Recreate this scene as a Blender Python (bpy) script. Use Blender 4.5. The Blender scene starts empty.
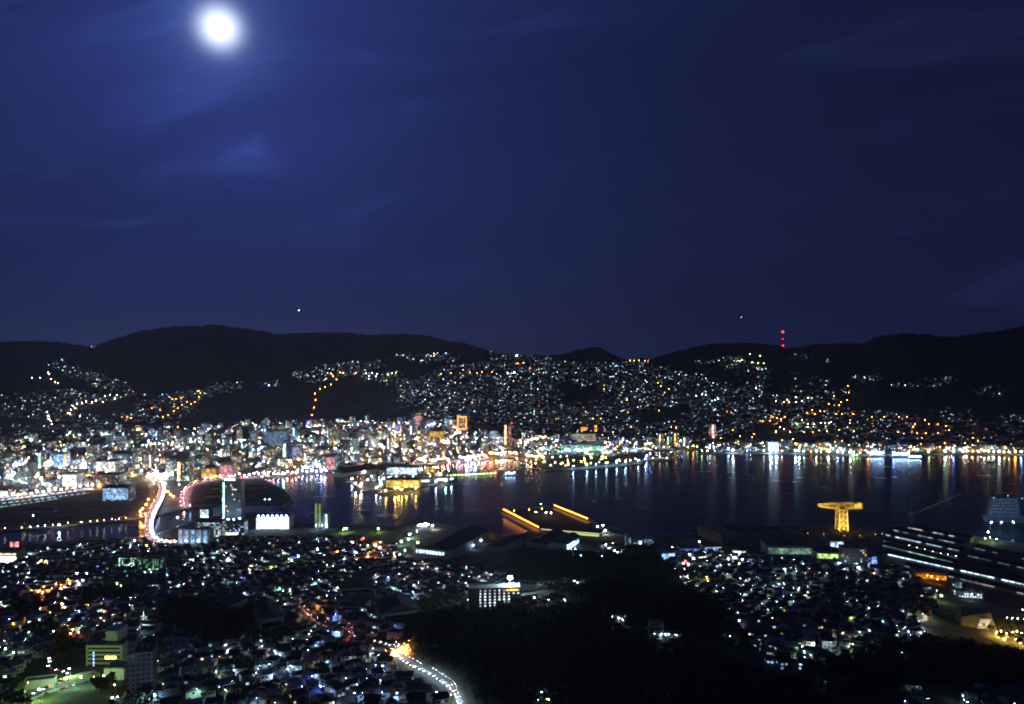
import bpy, math, random
import numpy as np
from mathutils import Vector, Matrix

# ------------------------------------------------------------------ camera, sky, moonlight, exposure
S = bpy.context.scene
COL = S.collection
RND = random.Random(11)
F, CX, CY, CAMZ = 760.0, 512.0, 352.0, 330.0          # focal length in px, principal point, eye height (m)

cd = bpy.data.cameras.new('camera')
cd.sensor_width = 36; cd.lens = 36 * F / 1024
cd.clip_start = 1; cd.clip_end = 400000
cam = bpy.data.objects.new('camera', cd); COL.objects.link(cam)
cam.location = (0, 0, CAMZ); cam.rotation_euler = (math.radians(90), 0, 0)
S.camera = cam

MOON = Vector(((219.5 - CX) / F, 1.0, (CY - 27.5) / F)).normalized()

W = bpy.data.worlds.new('World'); S.world = W; W.use_nodes = True
wn = W.node_tree; wn.nodes.clear()
def N(tree, kind, **kw):
    n = tree.nodes.new(kind)
    for k, v in kw.items():
        if k == 'ins':
            for i, val in v.items(): n.inputs[i].default_value = val
        else: setattr(n, k, v)
    return n
def L(tree, a, b): tree.links.new(a, b)
def wmath(op, a, b=None):
    n = N(wn, 'ShaderNodeMath', operation=op)
    for i, q in enumerate((a, b)):
        if q is None: continue
        if isinstance(q, (int, float)): n.inputs[i].default_value = q
        else: L(wn, q, n.inputs[i])
    return n.outputs[0]
tc = N(wn, 'ShaderNodeTexCoord')
nrm = N(wn, 'ShaderNodeVectorMath', operation='NORMALIZE'); L(wn, tc.outputs['Generated'], nrm.inputs[0])
dot = N(wn, 'ShaderNodeVectorMath', operation='DOT_PRODUCT'); L(wn, nrm.outputs[0], dot.inputs[0]); dot.inputs[1].default_value = MOON
ang = wmath('MULTIPLY', wmath('ARCCOSINE', wmath('MINIMUM', dot.outputs['Value'], 0.9999999)), 57.2958)
halo = wmath('EXPONENT', wmath('MULTIPLY', ang, -1 / 13.5))
aur = wmath('EXPONENT', wmath('MULTIPLY', wmath('POWER', wmath('DIVIDE', ang, 1.08), 2.0), -1.0))
aur2 = wmath('EXPONENT', wmath('MULTIPLY', wmath('POWER', wmath('DIVIDE', ang, 3.1), 2.0), -1.0))
sep = N(wn, 'ShaderNodeSeparateXYZ'); L(wn, nrm.outputs[0], sep.inputs[0])
# thin cirrus: noise on a cloud layer overhead
den = wmath('MAXIMUM', sep.outputs['Y'], 0.15)
cmb = N(wn, 'ShaderNodeCombineXYZ')
L(wn, wmath('DIVIDE', sep.outputs['X'], den), cmb.inputs[0]); L(wn, wmath('DIVIDE', sep.outputs['Z'], den), cmb.inputs[1])
mp = N(wn, 'ShaderNodeMapping', vector_type='TEXTURE'); mp.inputs['Rotation'].default_value = (0, 0, math.radians(9)); mp.inputs['Scale'].default_value = (0.75, 0.17, 1)
L(wn, cmb.outputs[0], mp.inputs[0])
n1 = N(wn, 'ShaderNodeTexNoise', ins={'Scale': 1.1, 'Detail': 5.0, 'Roughness': 0.5, 'Distortion': 0.5}); L(wn, mp.outputs[0], n1.inputs['Vector'])
n2 = N(wn, 'ShaderNodeTexNoise', ins={'Scale': 1.7, 'Detail': 7.0, 'Roughness': 0.58, 'Distortion': 1.1}); L(wn, mp.outputs[0], n2.inputs['Vector'])
wisp = wmath('POWER', wmath('MAXIMUM', wmath('MULTIPLY', wmath('SUBTRACT', n2.outputs['Fac'], 0.53), 4.0), 0.0), 1.3)
cl = wmath('ADD', wmath('MULTIPLY', n1.outputs['Fac'], 0.75), 0.60)
cl = wmath('ADD', cl, wmath('MULTIPLY', wisp, 0.72))
def wcol(fac, col):
    n = N(wn, 'ShaderNodeVectorMath', operation='SCALE'); n.inputs[0].default_value = col
    if isinstance(fac, (int, float)): n.inputs['Scale'].default_value = fac
    else: L(wn, fac, n.inputs['Scale'])
    return n.outputs[0]
def vadd(a, b):
    n = N(wn, 'ShaderNodeVectorMath', operation='ADD'); L(wn, a, n.inputs[0]); L(wn, b, n.inputs[1]); return n.outputs[0]
hz = wmath('EXPONENT', wmath('MULTIPLY', wmath('ABSOLUTE', sep.outputs['Z']), -9.0))
sky = vadd(wcol(1.0, (0.0062, 0.0092, 0.036)), wcol(halo, (0.027, 0.048, 0.235)))
sky = vadd(sky, wcol(hz, (0.0030, 0.0050, 0.014)))
skc = N(wn, 'ShaderNodeVectorMath', operation='SCALE'); L(wn, sky, skc.inputs[0]); L(wn, cl, skc.inputs['Scale'])
sky = vadd(skc.outputs[0], wcol(aur2, (0.035, 0.060, 0.13)))
sky = vadd(sky, wcol(aur, (1.5, 1.7, 2.0)))
bg = N(wn, 'ShaderNodeBackground', ins={'Strength': 1.0}); L(wn, sky, bg.inputs['Color'])
wo = N(wn, 'ShaderNodeOutputWorld'); L(wn, bg.outputs[0], wo.inputs['Surface'])

sd = bpy.data.lights.new('moonlight', 'SUN'); sd.energy = 0.06; sd.angle = math.radians(0.6); sd.color = (0.72, 0.84, 1.0)
so = bpy.data.objects.new('moonlight', sd); COL.objects.link(so)
so.rotation_euler = (-MOON).to_track_quat('-Z', 'Y').to_euler()

S.view_settings.view_transform = 'Standard'; S.view_settings.look = 'None'
S.view_settings.exposure = 0.0; S.view_settings.gamma = 1.0; S.view_settings.use_curve_mapping = False
cy = S.cycles
cy.use_denoising = True; cy.denoiser = 'OPENIMAGEDENOISE'
cy.max_bounces = 4; cy.diffuse_bounces = 2; cy.glossy_bounces = 2; cy.transmission_bounces = 2
cy.sample_clamp_indirect = 4.0; cy.use_light_tree = True
cy.pixel_filter_type = 'BLACKMAN_HARRIS'; cy.filter_width = 1.9
cy.use_adaptive_sampling = False

# ------------------------------------------------------------------ materials
_m = {}
def mat(name, col, rough=0.8, var=0.25, scale=0.6, metal=0.0, bump=0.0):
    if name in _m: return _m[name]
    m = bpy.data.materials.new(name); m.use_nodes = True; t = m.node_tree
    b = t.nodes['Principled BSDF']; b.inputs['Roughness'].default_value = rough; b.inputs['Metallic'].default_value = metal
    co = N(t, 'ShaderNodeTexCoord')
    nz = N(t, 'ShaderNodeTexNoise', ins={'Scale': scale, 'Detail': 5.0}); L(t, co.outputs['Object'], nz.inputs['Vector'])
    rp = N(t, 'ShaderNodeValToRGB')
    rp.color_ramp.elements[0].position = 0.3; rp.color_ramp.elements[1].position = 0.7
    rp.color_ramp.elements[0].color = tuple(c * (1 - var) for c in col) + (1,)
    rp.color_ramp.elements[1].color = tuple(min(1, c * (1 + var)) for c in col) + (1,)
    L(t, nz.outputs['Fac'], rp.inputs['Fac']); L(t, rp.outputs['Color'], b.inputs['Base Color'])
    if bump:
        bp = N(t, 'ShaderNodeBump', ins={'Strength': 0.6, 'Distance': bump}); L(t, nz.outputs['Fac'], bp.inputs['Height']); L(t, bp.outputs[0], b.inputs['Normal'])
    _m[name] = m; return m
def facade(name, col, px=3.2, pz=3.2, wx=0.55, wz=0.48):
    """rendered wall with a grid of dark window glass, in object coordinates"""
    if name in _m: return _m[name]
    m = bpy.data.materials.new(name); m.use_nodes = True; t = m.node_tree; b = t.nodes['Principled BSDF']
    co = N(t, 'ShaderNodeTexCoord'); sp = N(t, 'ShaderNodeSeparateXYZ'); L(t, co.outputs['Object'], sp.inputs[0])
    def mm(op, a, c=None):
        n = N(t, 'ShaderNodeMath', operation=op)
        for i, q in enumerate((a, c)):
            if q is None: continue
            if isinstance(q, (int, float)): n.inputs[i].default_value = q
            else: L(t, q, n.inputs[i])
        return n.outputs[0]
    sx = mm('FRACT', mm('DIVIDE', mm('ADD', mm('ADD', sp.outputs[0], sp.outputs[1]), 300 * px), px))
    sz = mm('FRACT', mm('DIVIDE', sp.outputs[2], pz))
    ix = mm('LESS_THAN', mm('ABSOLUTE', mm('SUBTRACT', sx, 0.5)), wx / 2)
    iz = mm('LESS_THAN', mm('ABSOLUTE', mm('SUBTRACT', sz, 0.55)), wz / 2)
    g = mm('MULTIPLY', ix, iz)
    nz = N(t, 'ShaderNodeTexNoise', ins={'Scale': 0.25, 'Detail': 6.0}); L(t, co.outputs['Object'], nz.inputs['Vector'])
    rp = N(t, 'ShaderNodeValToRGB')
    rp.color_ramp.elements[0].position = 0.3; rp.color_ramp.elements[1].position = 0.7
    rp.color_ramp.elements[0].color = tuple(c * 0.72 for c in col) + (1,); rp.color_ramp.elements[1].color = tuple(col) + (1,)
    L(t, nz.outputs['Fac'], rp.inputs['Fac'])
    mx = N(t, 'ShaderNodeMix', data_type='RGBA'); L(t, g, mx.inputs['Factor']); L(t, rp.outputs['Color'], mx.inputs['A']); mx.inputs['B'].default_value = (0.02, 0.025, 0.035, 1)
    L(t, mx.outputs['Result'], b.inputs['Base Color'])
    ro = mm('SUBTRACT', 0.8, mm('MULTIPLY', g, 0.65)); L(t, ro, b.inputs['Roughness'])
    _m[name] = m; return m
COLS = dict(cool=(0.62, 0.82, 1.0), blue=(0.18, 0.30, 1.0), sky=(0.36, 0.62, 1.0), green=(0.36, 1.0, 0.42), lime=(0.62, 1.0, 0.30), mint=(0.50, 1.0, 0.74),
            warm=(1.0, 0.74, 0.42), orange=(1.0, 0.31, 0.035), red=(1.0, 0.04, 0.05), white=(1.0, 0.96, 0.90), gold=(1.0, 0.62, 0.10), pink=(1.0, 0.42, 0.46), violet=(0.62, 0.55, 1.0))
def glow(col, e, lights=False):
    k = 'glow_%s_%g_%d' % (col, e, lights)
    if k in _m: return _m[k]
    m = bpy.data.materials.new(k); m.use_nodes = True; t = m.node_tree; t.nodes.clear()
    em = N(t, 'ShaderNodeEmission'); em.inputs['Color'].default_value = COLS[col] + (1,); em.inputs['Strength'].default_value = e
    o = N(t, 'ShaderNodeOutputMaterial'); L(t, em.outputs[0], o.inputs[0])
    m.cycles.emission_sampling = 'FRONT' if lights else 'NONE'
    _m[k] = m; return m
def lit(col, e=2.0):
    """a lit window: glass in front of a lit room, with curtains and furniture making it uneven"""
    k = 'lit_%s_%g' % (col, e)
    if k in _m: return _m[k]
    m = bpy.data.materials.new(k); m.use_nodes = True; t = m.node_tree; t.nodes.clear()
    co = N(t, 'ShaderNodeTexCoord')
    sn = N(t, 'ShaderNodeVectorMath', operation='SNAP'); sn.inputs[1].default_value = (3.4, 50.0, 3.3); L(t, co.outputs['Object'], sn.inputs[0])
    wz_ = N(t, 'ShaderNodeTexWhiteNoise', noise_dimensions='3D'); L(t, sn.outputs[0], wz_.inputs['Vector'])
    nz = N(t, 'ShaderNodeTexNoise', ins={'Scale': 0.09, 'Detail': 4.0}); L(t, co.outputs['Object'], nz.inputs['Vector'])
    m1 = N(t, 'ShaderNodeMapRange', ins={1: 0.3, 2: 0.7, 3: 0.25 * e, 4: 1.7 * e}); L(t, nz.outputs['Fac'], m1.inputs[0])
    m2 = N(t, 'ShaderNodeMapRange', ins={1: 0.0, 2: 1.0, 3: 0.25, 4: 1.6}); L(t, wz_.outputs['Value'], m2.inputs[0])
    mr = N(t, 'ShaderNodeMath', operation='MULTIPLY'); L(t, m1.outputs[0], mr.inputs[0]); L(t, m2.outputs[0], mr.inputs[1])
    em = N(t, 'ShaderNodeEmission'); em.inputs['Color'].default_value = COLS[col] + (1,); L(t, mr.outputs[0], em.inputs['Strength'])
    o = N(t, 'ShaderNodeOutputMaterial'); L(t, em.outputs[0], o.inputs[0])
    m.cycles.emission_sampling = 'NONE'
    _m[k] = m; return m

M_WALL = [facade('render_white', (0.55, 0.55, 0.53)), facade('render_beige', (0.42, 0.36, 0.28)), facade('concrete_grey', (0.32, 0.33, 0.34), 3.6, 3.2, 0.7, 0.42),
          facade('brown_tile', (0.20, 0.13, 0.09)), facade('pale_blue_panel', (0.36, 0.42, 0.50), 2.6, 3.2, 0.6, 0.5)]
WALL_WORD = ['white', 'beige', 'grey', 'brown', 'pale blue']
M_ROOF = mat('roof_membrane', (0.16, 0.17, 0.18), 0.9, 0.3, 0.15)
M_PLAIN = [mat('house_white', (0.60, 0.59, 0.56), 0.85), mat('house_beige', (0.42, 0.36, 0.28), 0.85), mat('house_grey', (0.30, 0.30, 0.31), 0.85)]
M_TILE = [mat('tile_dark', (0.045, 0.047, 0.052), 0.55, 0.35, 2.0, 0, 0.06), mat('tile_brown', (0.085, 0.055, 0.04), 0.6, 0.35, 2.0, 0, 0.06), mat('tile_blue', (0.05, 0.075, 0.12), 0.5, 0.3, 2.0, 0, 0.06),
          mat('roof_pale', (0.26, 0.27, 0.28), 0.8, 0.25, 0.8)]
M_GLASS = mat('dark_glass', (0.02, 0.025, 0.03), 0.12, 0.1)
M_STEEL = mat('galvanised_steel', (0.28, 0.29, 0.30), 0.5, 0.2, 1.5, 0.6)
M_DARK = mat('dark_paint', (0.035, 0.04, 0.045), 0.6)
M_ASPH = mat('asphalt', (0.05, 0.05, 0.052), 0.85, 0.25, 0.4)
M_CONC = mat('concrete', (0.27, 0.27, 0.26), 0.85, 0.25, 0.3)
M_SHEDROOF = mat('shed_roof', (0.045, 0.052, 0.06), 0.75, 0.25, 0.2)
M_SHEDWALL = mat('shed_wall', (0.34, 0.37, 0.40), 0.7, 0.2, 0.2)
M_LINE = mat('white_road_paint', (0.75, 0.75, 0.72), 0.7)
M_LEAF = mat('leaves', (0.045, 0.065, 0.035), 0.75, 0.5, 0.35)
M_TRUNK = mat('bark', (0.07, 0.05, 0.035), 0.9)

# ------------------------------------------------------------------ mesh building
class MB:
    def __init__(s): s.v = []; s.f = []; s.m = []
    def add(s, vs, fs, m=0):
        o = len(s.v); s.v.extend(vs); s.f.extend([tuple(i + o for i in f) for f in fs]); s.m.extend([m] * len(fs)); return s
    def box(s, x0, x1, y0, y1, z0, z1, m=0, top=None, bottom=True):
        vs = [(x0, y0, z0), (x1, y0, z0), (x1, y1, z0), (x0, y1, z0), (x0, y0, z1), (x1, y0, z1), (x1, y1, z1), (x0, y1, z1)]
        s.add(vs, [(0, 1, 5, 4), (1, 2, 6, 5), (2, 3, 7, 6), (3, 0, 4, 7)], m)
        o = len(s.v) - 8
        s.f.append((o + 4, o + 5, o + 6, o + 7)); s.m.append(m if top is None else top)
        if bottom: s.f.append((o + 3, o + 2, o + 1, o)); s.m.append(m)
        return s
    def tube(s, a, b, r0, r1=None, n=6, m=0, cap=True):
        a = Vector(a); b = Vector(b); r1 = r0 if r1 is None else r1
        d = (b - a).normalized(); u = d.orthogonal().normalized(); w = d.cross(u)
        vs = []
        for p, r in ((a, r0), (b, r1)):
            for i in range(n):
                t = 2 * math.pi * i / n; vs.append(tuple(p + r * (math.cos(t) * u + math.sin(t) * w)))
        fs = [(i, (i + 1) % n, n + (i + 1) % n, n + i) for i in range(n)]
        if cap: fs += [tuple(range(n - 1, -1, -1)), tuple(range(n, 2 * n))]
        return s.add(vs, fs, m)
    def prism(s, poly, z0, z1, m=0, top=None):
        n = len(poly)
        s.add([(x, y, z0) for x, y in poly] + [(x, y, z1) for x, y in poly], [(i, (i + 1) % n, n + (i + 1) % n, n + i) for i in range(n)], m)
        o = len(s.v) - 2 * n
        s.f.append(tuple(range(o + n, o + 2 * n))); s.m.append(m if top is None else top)
        s.f.append(tuple(range(o + n - 1, o - 1, -1))); s.m.append(m); return s
    def ball(s, c, r, m=0, n=8, k=5, sz=1.0):
        vs = [(c[0], c[1], c[2] + r * sz)]
        for j in range(1, k):
            ph = math.pi * j / k
            for i in range(n):
                t = 2 * math.pi * i / n; vs.append((c[0] + r * math.sin(ph) * math.cos(t), c[1] + r * math.sin(ph) * math.sin(t), c[2] + sz * r * math.cos(ph)))
        vs.append((c[0], c[1], c[2] - r * sz)); fs = []
        for i in range(n): fs.append((0, 1 + i, 1 + (i + 1) % n))
        for j in range(k - 2):
            for i in range(n):
                a = 1 + j * n + i; b = 1 + j * n + (i + 1) % n; fs.append((a, a + n, b + n, b))
        for i in range(n): fs.append((len(vs) - 1, 1 + (k - 2) * n + (i + 1) % n, 1 + (k - 2) * n + i))
        return s.add(vs, fs, m)
    def gable(s, w, d, z0, h, over=0.5, m=0, thick=0.25):
        x = w / 2 + over; y = d / 2 + over
        vs = [(-x, -y, z0), (x, -y, z0), (x, y, z0), (-x, y, z0), (-x, 0, z0 + h), (x, 0, z0 + h)]
        return s.add(vs, [(0, 1, 5, 4), (2, 3, 4, 5), (1, 2, 5), (3, 0, 4), (3, 2, 1, 0)], m)
    def hip(s, w, d, z0, h, over=0.5, m=0):
        x = w / 2 + over; y = d / 2 + over; k = max(0.3, x - y)
        vs = [(-x, -y, z0), (x, -y, z0), (x, y, z0), (-x, y, z0), (-k, 0, z0 + h), (k, 0, z0 + h)]
        return s.add(vs, [(0, 1, 5, 4), (2, 3, 4, 5), (1, 2, 5), (3, 0, 4), (3, 2, 1, 0)], m)
    def mesh(s, name, mats):
        me = bpy.data.meshes.new(name); me.from_pydata(s.v, [], s.f)
        for q in (mats if isinstance(mats, (list, tuple)) else [mats]): me.materials.append(q)
        me.polygons.foreach_set('material_index', s.m); me.update(); return me
    def build(s, name, mats, parent=None, loc=None, rz=0.0):
        o = bpy.data.objects.new(name, s.mesh(name, mats)); COL.objects.link(o)
        if parent is not None: o.parent = parent
        if loc is not None: o.location = loc
        o.rotation_euler.z = rz
        return o
def tag(o, label, cat, group=None):
    o['label'] = label; o['category'] = cat
    if group: o['group'] = group
    return o
def empty(name, loc, rz=0.0, label=None, cat=None, group=None):
    o = bpy.data.objects.new(name, None); COL.objects.link(o); o.location = loc; o.rotation_euler.z = rz; o.empty_display_size = 2
    if cat: o['category'] = cat
    if label: o['label'] = label
    if group: o['group'] = group
    return o
def link(name, me, parent, loc=(0, 0, 0), scale=None, rz=0.0):
    o = bpy.data.objects.new(name, me); COL.objects.link(o); o.parent = parent; o.location = loc; o.rotation_euler.z = rz
    if scale: o.scale = (scale,) * 3
    return o
def clone(o):
    """a thing with its own copies of its parts and sub-parts"""
    c = o.copy(); COL.objects.link(c)
    for ch in o.children:
        d = ch.copy(); COL.objects.link(d); d.parent = c
        for g in ch.children:
            e = g.copy(); COL.objects.link(e); e.parent = d
    return c
def structure(o): o['kind'] = 'structure'; return o
def stuff(o): o['kind'] = 'stuff'; return o

# labels told apart by look, then by the nearest landmark
LAND = []; REG = []
def landmark(phrase, p): LAND.append((phrase, p[0], p[1]))
def reg(o, look, p=None): REG.append((o, look, p if p else o.location))
ORD = ' second third fourth fifth sixth seventh eighth ninth tenth eleventh twelfth thirteenth fourteenth fifteenth'.split(' ')
def write_labels():
    by = {}
    for o, look, p in REG:
        d = [((p[0] - a) ** 2 + (p[1] - b) ** 2, ph) for ph, a, b in LAND]
        dd, ph = min(d); by.setdefault((look, ph), []).append((dd, o))
    for (look, ph), lst in by.items():
        lst.sort(key=lambda t: t[0])
        for i, (dd, o) in enumerate(lst):
            if len(lst) == 1: o['label'] = '%s near %s' % (look, ph)
            elif i == 0: o['label'] = '%s, closest to %s' % (look, ph)
            elif i < len(ORD): o['label'] = '%s, %s closest to %s' % (look, ORD[i], ph)
            else:
                o['label'] = '%s, farther out around %s' % (look, ph)
                if look.endswith('car with lit lamps'): o['group'] = 'cars farther along the roads'

# ------------------------------------------------------------------ the land
def tab(pairs):
    a = np.array(pairs, float); return a[:, 0], a[:, 1]
RIDGE = tab([(-300, 340), (0, 342), (25, 341), (60, 342), (85, 346), (93, 347), (105, 342), (120, 337), (140, 331), (160, 328), (180, 326), (200, 326), (213, 324), (225, 326), (256, 330), (275, 334), (305, 333),
             (340, 332), (370, 335), (400, 334), (420, 335), (432, 337), (445, 341), (465, 343), (480, 348), (495, 353), (512, 355), (545, 356), (560, 355), (575, 351), (590, 348), (597, 347), (605, 350), (615, 356),
             (623, 360), (650, 359.5), (660, 357), (672, 353), (690, 348), (710, 344), (735, 343), (768, 344), (785, 348), (800, 347), (815, 345), (830, 344), (850, 344), (865, 343), (872, 339), (885, 335), (900, 334),
             (925, 334), (940, 337), (965, 336), (985, 333), (1005, 330), (1024, 326), (1400, 322)])
RDIST = tab([(-300, 6500), (80, 6300), (110, 6200), (400, 5900), (470, 5200), (505, 4500), (560, 4300), (600, 4400), (640, 4100), (680, 4500), (760, 4700), (860, 4600), (1024, 4200), (1400, 4000)])
FOOT = tab([(-300, 424), (0, 424), (130, 423), (200, 421), (400, 424), (470, 434), (560, 440), (680, 446), (780, 450), (1024, 452), (1400, 452)])
def sdf_noise(X, Y):
    return (np.sin(X / 230 + 1.3) * np.sin(Y / 310 + 0.7) + 0.6 * np.sin(X / 97 + Y / 140) + 0.4 * np.sin(X / 61 - Y / 75 + 2))
def land(X, Y):
    X = np.asarray(X, float); Y = np.maximum(np.asarray(Y, float), 30)
    u = CX + F * X / Y
    pr = np.interp(u, *RIDGE); yr = np.interp(u, *RDIST); pf = np.interp(u, *FOOT)
    yf = F * (CAMZ - 3) / (pf - CY); zr = CAMZ - (pr - CY) * yr / F
    t = np.clip((Y - yf) / (yr - yf), 0, 1)
    far = (zr - 3) * (0.45 * t + 0.55 * t ** 1.7)
    t2 = np.clip((Y - yr) / (0.7 * yr), 0, 1); far = far * (1 - t2 * t2 * (3 - 2 * t2))
    far = far + 17 * sdf_noise(X, Y) * np.sin(np.pi * t) ** 1.5 * (t2 <= 0)
    near = 107 * np.clip((np.interp(u, (0, 850, 905, 960, 1030, 1400), (1290, 1290, 1180, 1060, 985, 960)) - Y) / 850, 0, 2) ** 1.5
    near = near + 170 * np.clip((420 - Y) / 420, 0, 1) ** 2
    near = np.where(Y < 480, np.minimum(near, 321 - 0.475 * Y), near)
    near = near + 46 * np.exp(-((X - 70) / 130) ** 2 - ((Y - 735) / 120) ** 2)             # wooded spur
    near = near + 8 * np.exp(-((X - 65) / 90) ** 2 - ((Y - 1010) / 90) ** 2)
    near = near + 9 * np.exp(-((X - 205) / 26) ** 2 - ((Y - 1215) / 22) ** 2)
    near = near + 2.5 * sdf_noise(X * 1.7, Y * 1.7) * np.clip((1250 - np.clip(u - 860, 0, 160) * 1.7 - Y) / 300, 0, 1)
    return 3 + far + near
def wpt(px, py, z=0.0):
    Y = F * (CAMZ - z) / (py - CY); return ((px - CX) * Y / F, Y)
_Ys = np.geomspace(300, 16000, 1300)
def P(px, py):
    """where the sight line through a point of the view meets the land"""
    X = (px - CX) * _Ys / F; z = land(X, _Ys); q = CY + F * (CAMZ - z) / _Ys
    i = int(np.argmax(q <= py))
    if i == 0: i = 1 if q[0] <= py else len(_Ys) - 1
    a = (q[i - 1] - py) / max(1e-9, q[i - 1] - q[i]); a = min(1, max(0, a))
    Y = _Ys[i - 1] + a * (_Ys[i] - _Ys[i - 1]); x = (px - CX) * Y / F
    return Vector((x, Y, float(land(x, Y))))
def pix(p): return CX + F * p[0] / p[1], CY + F * (CAMZ - p[2]) / p[1]
def inside(poly, x, y):
    x = np.asarray(x, float); y = np.asarray(y, float); r = np.zeros(x.shape, bool); n = len(poly); j = n - 1
    for i in range(n):
        xi, yi = poly[i]; xj, yj = poly[j]
        c = ((yi > y) != (yj > y)) & (x < (xj - xi) * (y - yi) / ((yj - yi) or 1e-9) + xi); r ^= c; j = i
    return r
HARB = [(262, 479), (300, 475.5), (330, 472), (345, 479), (360, 489), (395, 492), (422, 487), (440, 484), (458, 478), (412, 467), (440, 465), (495, 459), (512, 458.5), (530, 463), (556, 470), (570, 469), (640, 462.5), (649, 460),
        (652, 452), (700, 448.5), (703, 453.5), (770, 454), (860, 456), (940, 454.5), (1024, 455.5), (1300, 457), (1300, 560), (1024, 545), (975, 538), (905, 526.5), (870, 527), (770, 527.5), (735, 525), (705, 527), (665, 537),
        (625, 537), (612, 535), (592, 521), (557, 507), (499, 511), (533, 531.5), (512, 538), (484, 533), (470, 530), (440, 526), (425, 519), (412, 521), (398, 527), (375, 526), (330, 526), (300, 524), (293, 515), (282, 508), (293, 501), (284, 490)]
RIVER = [(-300, 552), (0, 531), (60, 527), (150, 517.5), (200, 507), (284, 504), (294, 514), (240, 514), (200, 520), (150, 538), (60, 543), (0, 548), (-300, 580)]
HARB_W = [wpt(*p) for p in HARB]; RIVER_W = [wpt(*p) for p in RIVER]
def is_water(X, Y): return inside(HARB_W, X, Y) | inside(RIVER_W, X, Y)

# one ground sheet from under the viewpoint to the horizon
us = np.concatenate([np.linspace(-1500, -160, 40), np.linspace(-150, 1174, 620), np.linspace(1184, 2500, 40)])
ys = np.concatenate([np.geomspace(40, 1150, 190), np.geomspace(1155, 2700, 270), np.geomspace(2720, 11000, 150), np.geomspace(11800, 28000, 10)])
UU, YY = np.meshgrid(us, ys); XX = (UU - CX) * YY / F
ZZ = land(XX, YY); wet = is_water(XX, YY); ZZ = np.where(wet, -5.0, ZZ)
rough = sdf_noise(XX * 7.1, YY * 6.3) * np.clip((ZZ - 20) / 200, 0, 1) * 4.0
ZZ = ZZ + np.where(YY < 1300, 0, rough) + np.random.default_rng(3).normal(0, 1, ZZ.shape) * 3.0 * np.clip((ZZ - 60) / 120, 0, 1) * (YY > 1300)
nr, nc = XX.shape
me = bpy.data.meshes.new('ground')
co = np.stack([XX, YY, ZZ], -1).reshape(-1, 3)
idx = np.arange(nr * nc).reshape(nr, nc)
fc = np.stack([idx[:-1, :-1], idx[:-1, 1:], idx[1:, 1:], idx[1:, :-1]], -1).reshape(-1, 4)
me.vertices.add(len(co)); me.vertices.foreach_set('co', co.ravel())
me.loops.add(fc.size); me.loops.foreach_set('vertex_index', fc.ravel())
me.polygons.add(len(fc)); me.polygons.foreach_set('loop_start', np.arange(0, fc.size, 4)); me.polygons.foreach_set('loop_total', np.full(len(fc), 4))
me.update(calc_edges=True); me.polygons.foreach_set('use_smooth', np.ones(len(fc), bool))
# how built-up the land is: plain and lower slopes grey, hills wooded
urb = np.clip(1 - (ZZ - 8) / 120, 0, 1) * np.clip(1.2 - (YY - 3800) / 3000, 0, 1)
at = me.attributes.new('built', 'FLOAT', 'POINT'); at.data.foreach_set('value', urb.ravel().astype(np.float32))
gm = bpy.data.materials.new('ground'); gm.use_nodes = True; t = gm.node_tree; b = t.nodes['Principled BSDF']
co_ = N(t, 'ShaderNodeTexCoord'); a_ = N(t, 'ShaderNodeAttribute', attribute_name='built')
z1 = N(t, 'ShaderNodeTexNoise', ins={'Scale': 0.02, 'Detail': 9.0, 'Roughness': 0.65}); L(t, co_.outputs['Object'], z1.inputs['Vector'])
z2 = N(t, 'ShaderNodeTexVoronoi', ins={'Scale': 0.045}); L(t, co_.outputs['Object'], z2.inputs['Vector'])
r1 = N(t, 'ShaderNodeValToRGB'); r1.color_ramp.elements[0].color = (0.040, 0.048, 0.030, 1); r1.color_ramp.elements[1].color = (0.085, 0.10, 0.065, 1); L(t, z1.outputs['Fac'], r1.inputs[0])
r2 = N(t, 'ShaderNodeValToRGB'); r2.color_ramp.elements[0].color = (0.07, 0.07, 0.07, 1); r2.color_ramp.elements[1].color = (0.22, 0.215, 0.20, 1); L(t, z2.outputs['Color'], r2.inputs[0])
ms = N(t, 'ShaderNodeMath', operation='ADD'); ms.use_clamp = True; L(t, a_.outputs['Fac'], ms.inputs[0])
m2 = N(t, 'ShaderNodeMath', operation='MULTIPLY_ADD', ins={1: 1.6, 2: -0.95}); L(t, z1.outputs['Fac'], m2.inputs[0]); L(t, m2.outputs[0], ms.inputs[1])
mx = N(t, 'ShaderNodeMix', data_type='RGBA'); L(t, ms.outputs[0], mx.inputs['Factor']); L(t, r1.outputs[0], mx.inputs['A']); L(t, r2.outputs[0], mx.inputs['B'])
L(t, mx.outputs['Result'], b.inputs['Base Color']); b.inputs['Roughness'].default_value = 0.95
b.inputs['Specular IOR Level'].default_value = 0.1
bp = N(t, 'ShaderNodeBump', ins={'Strength': 0.7, 'Distance': 6.0}); L(t, z1.outputs['Fac'], bp.inputs['Height']); L(t, bp.outputs[0], b.inputs['Normal'])
me.materials.append(gm)
g = bpy.data.objects.new('ground', me); COL.objects.link(g); structure(g)

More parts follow.
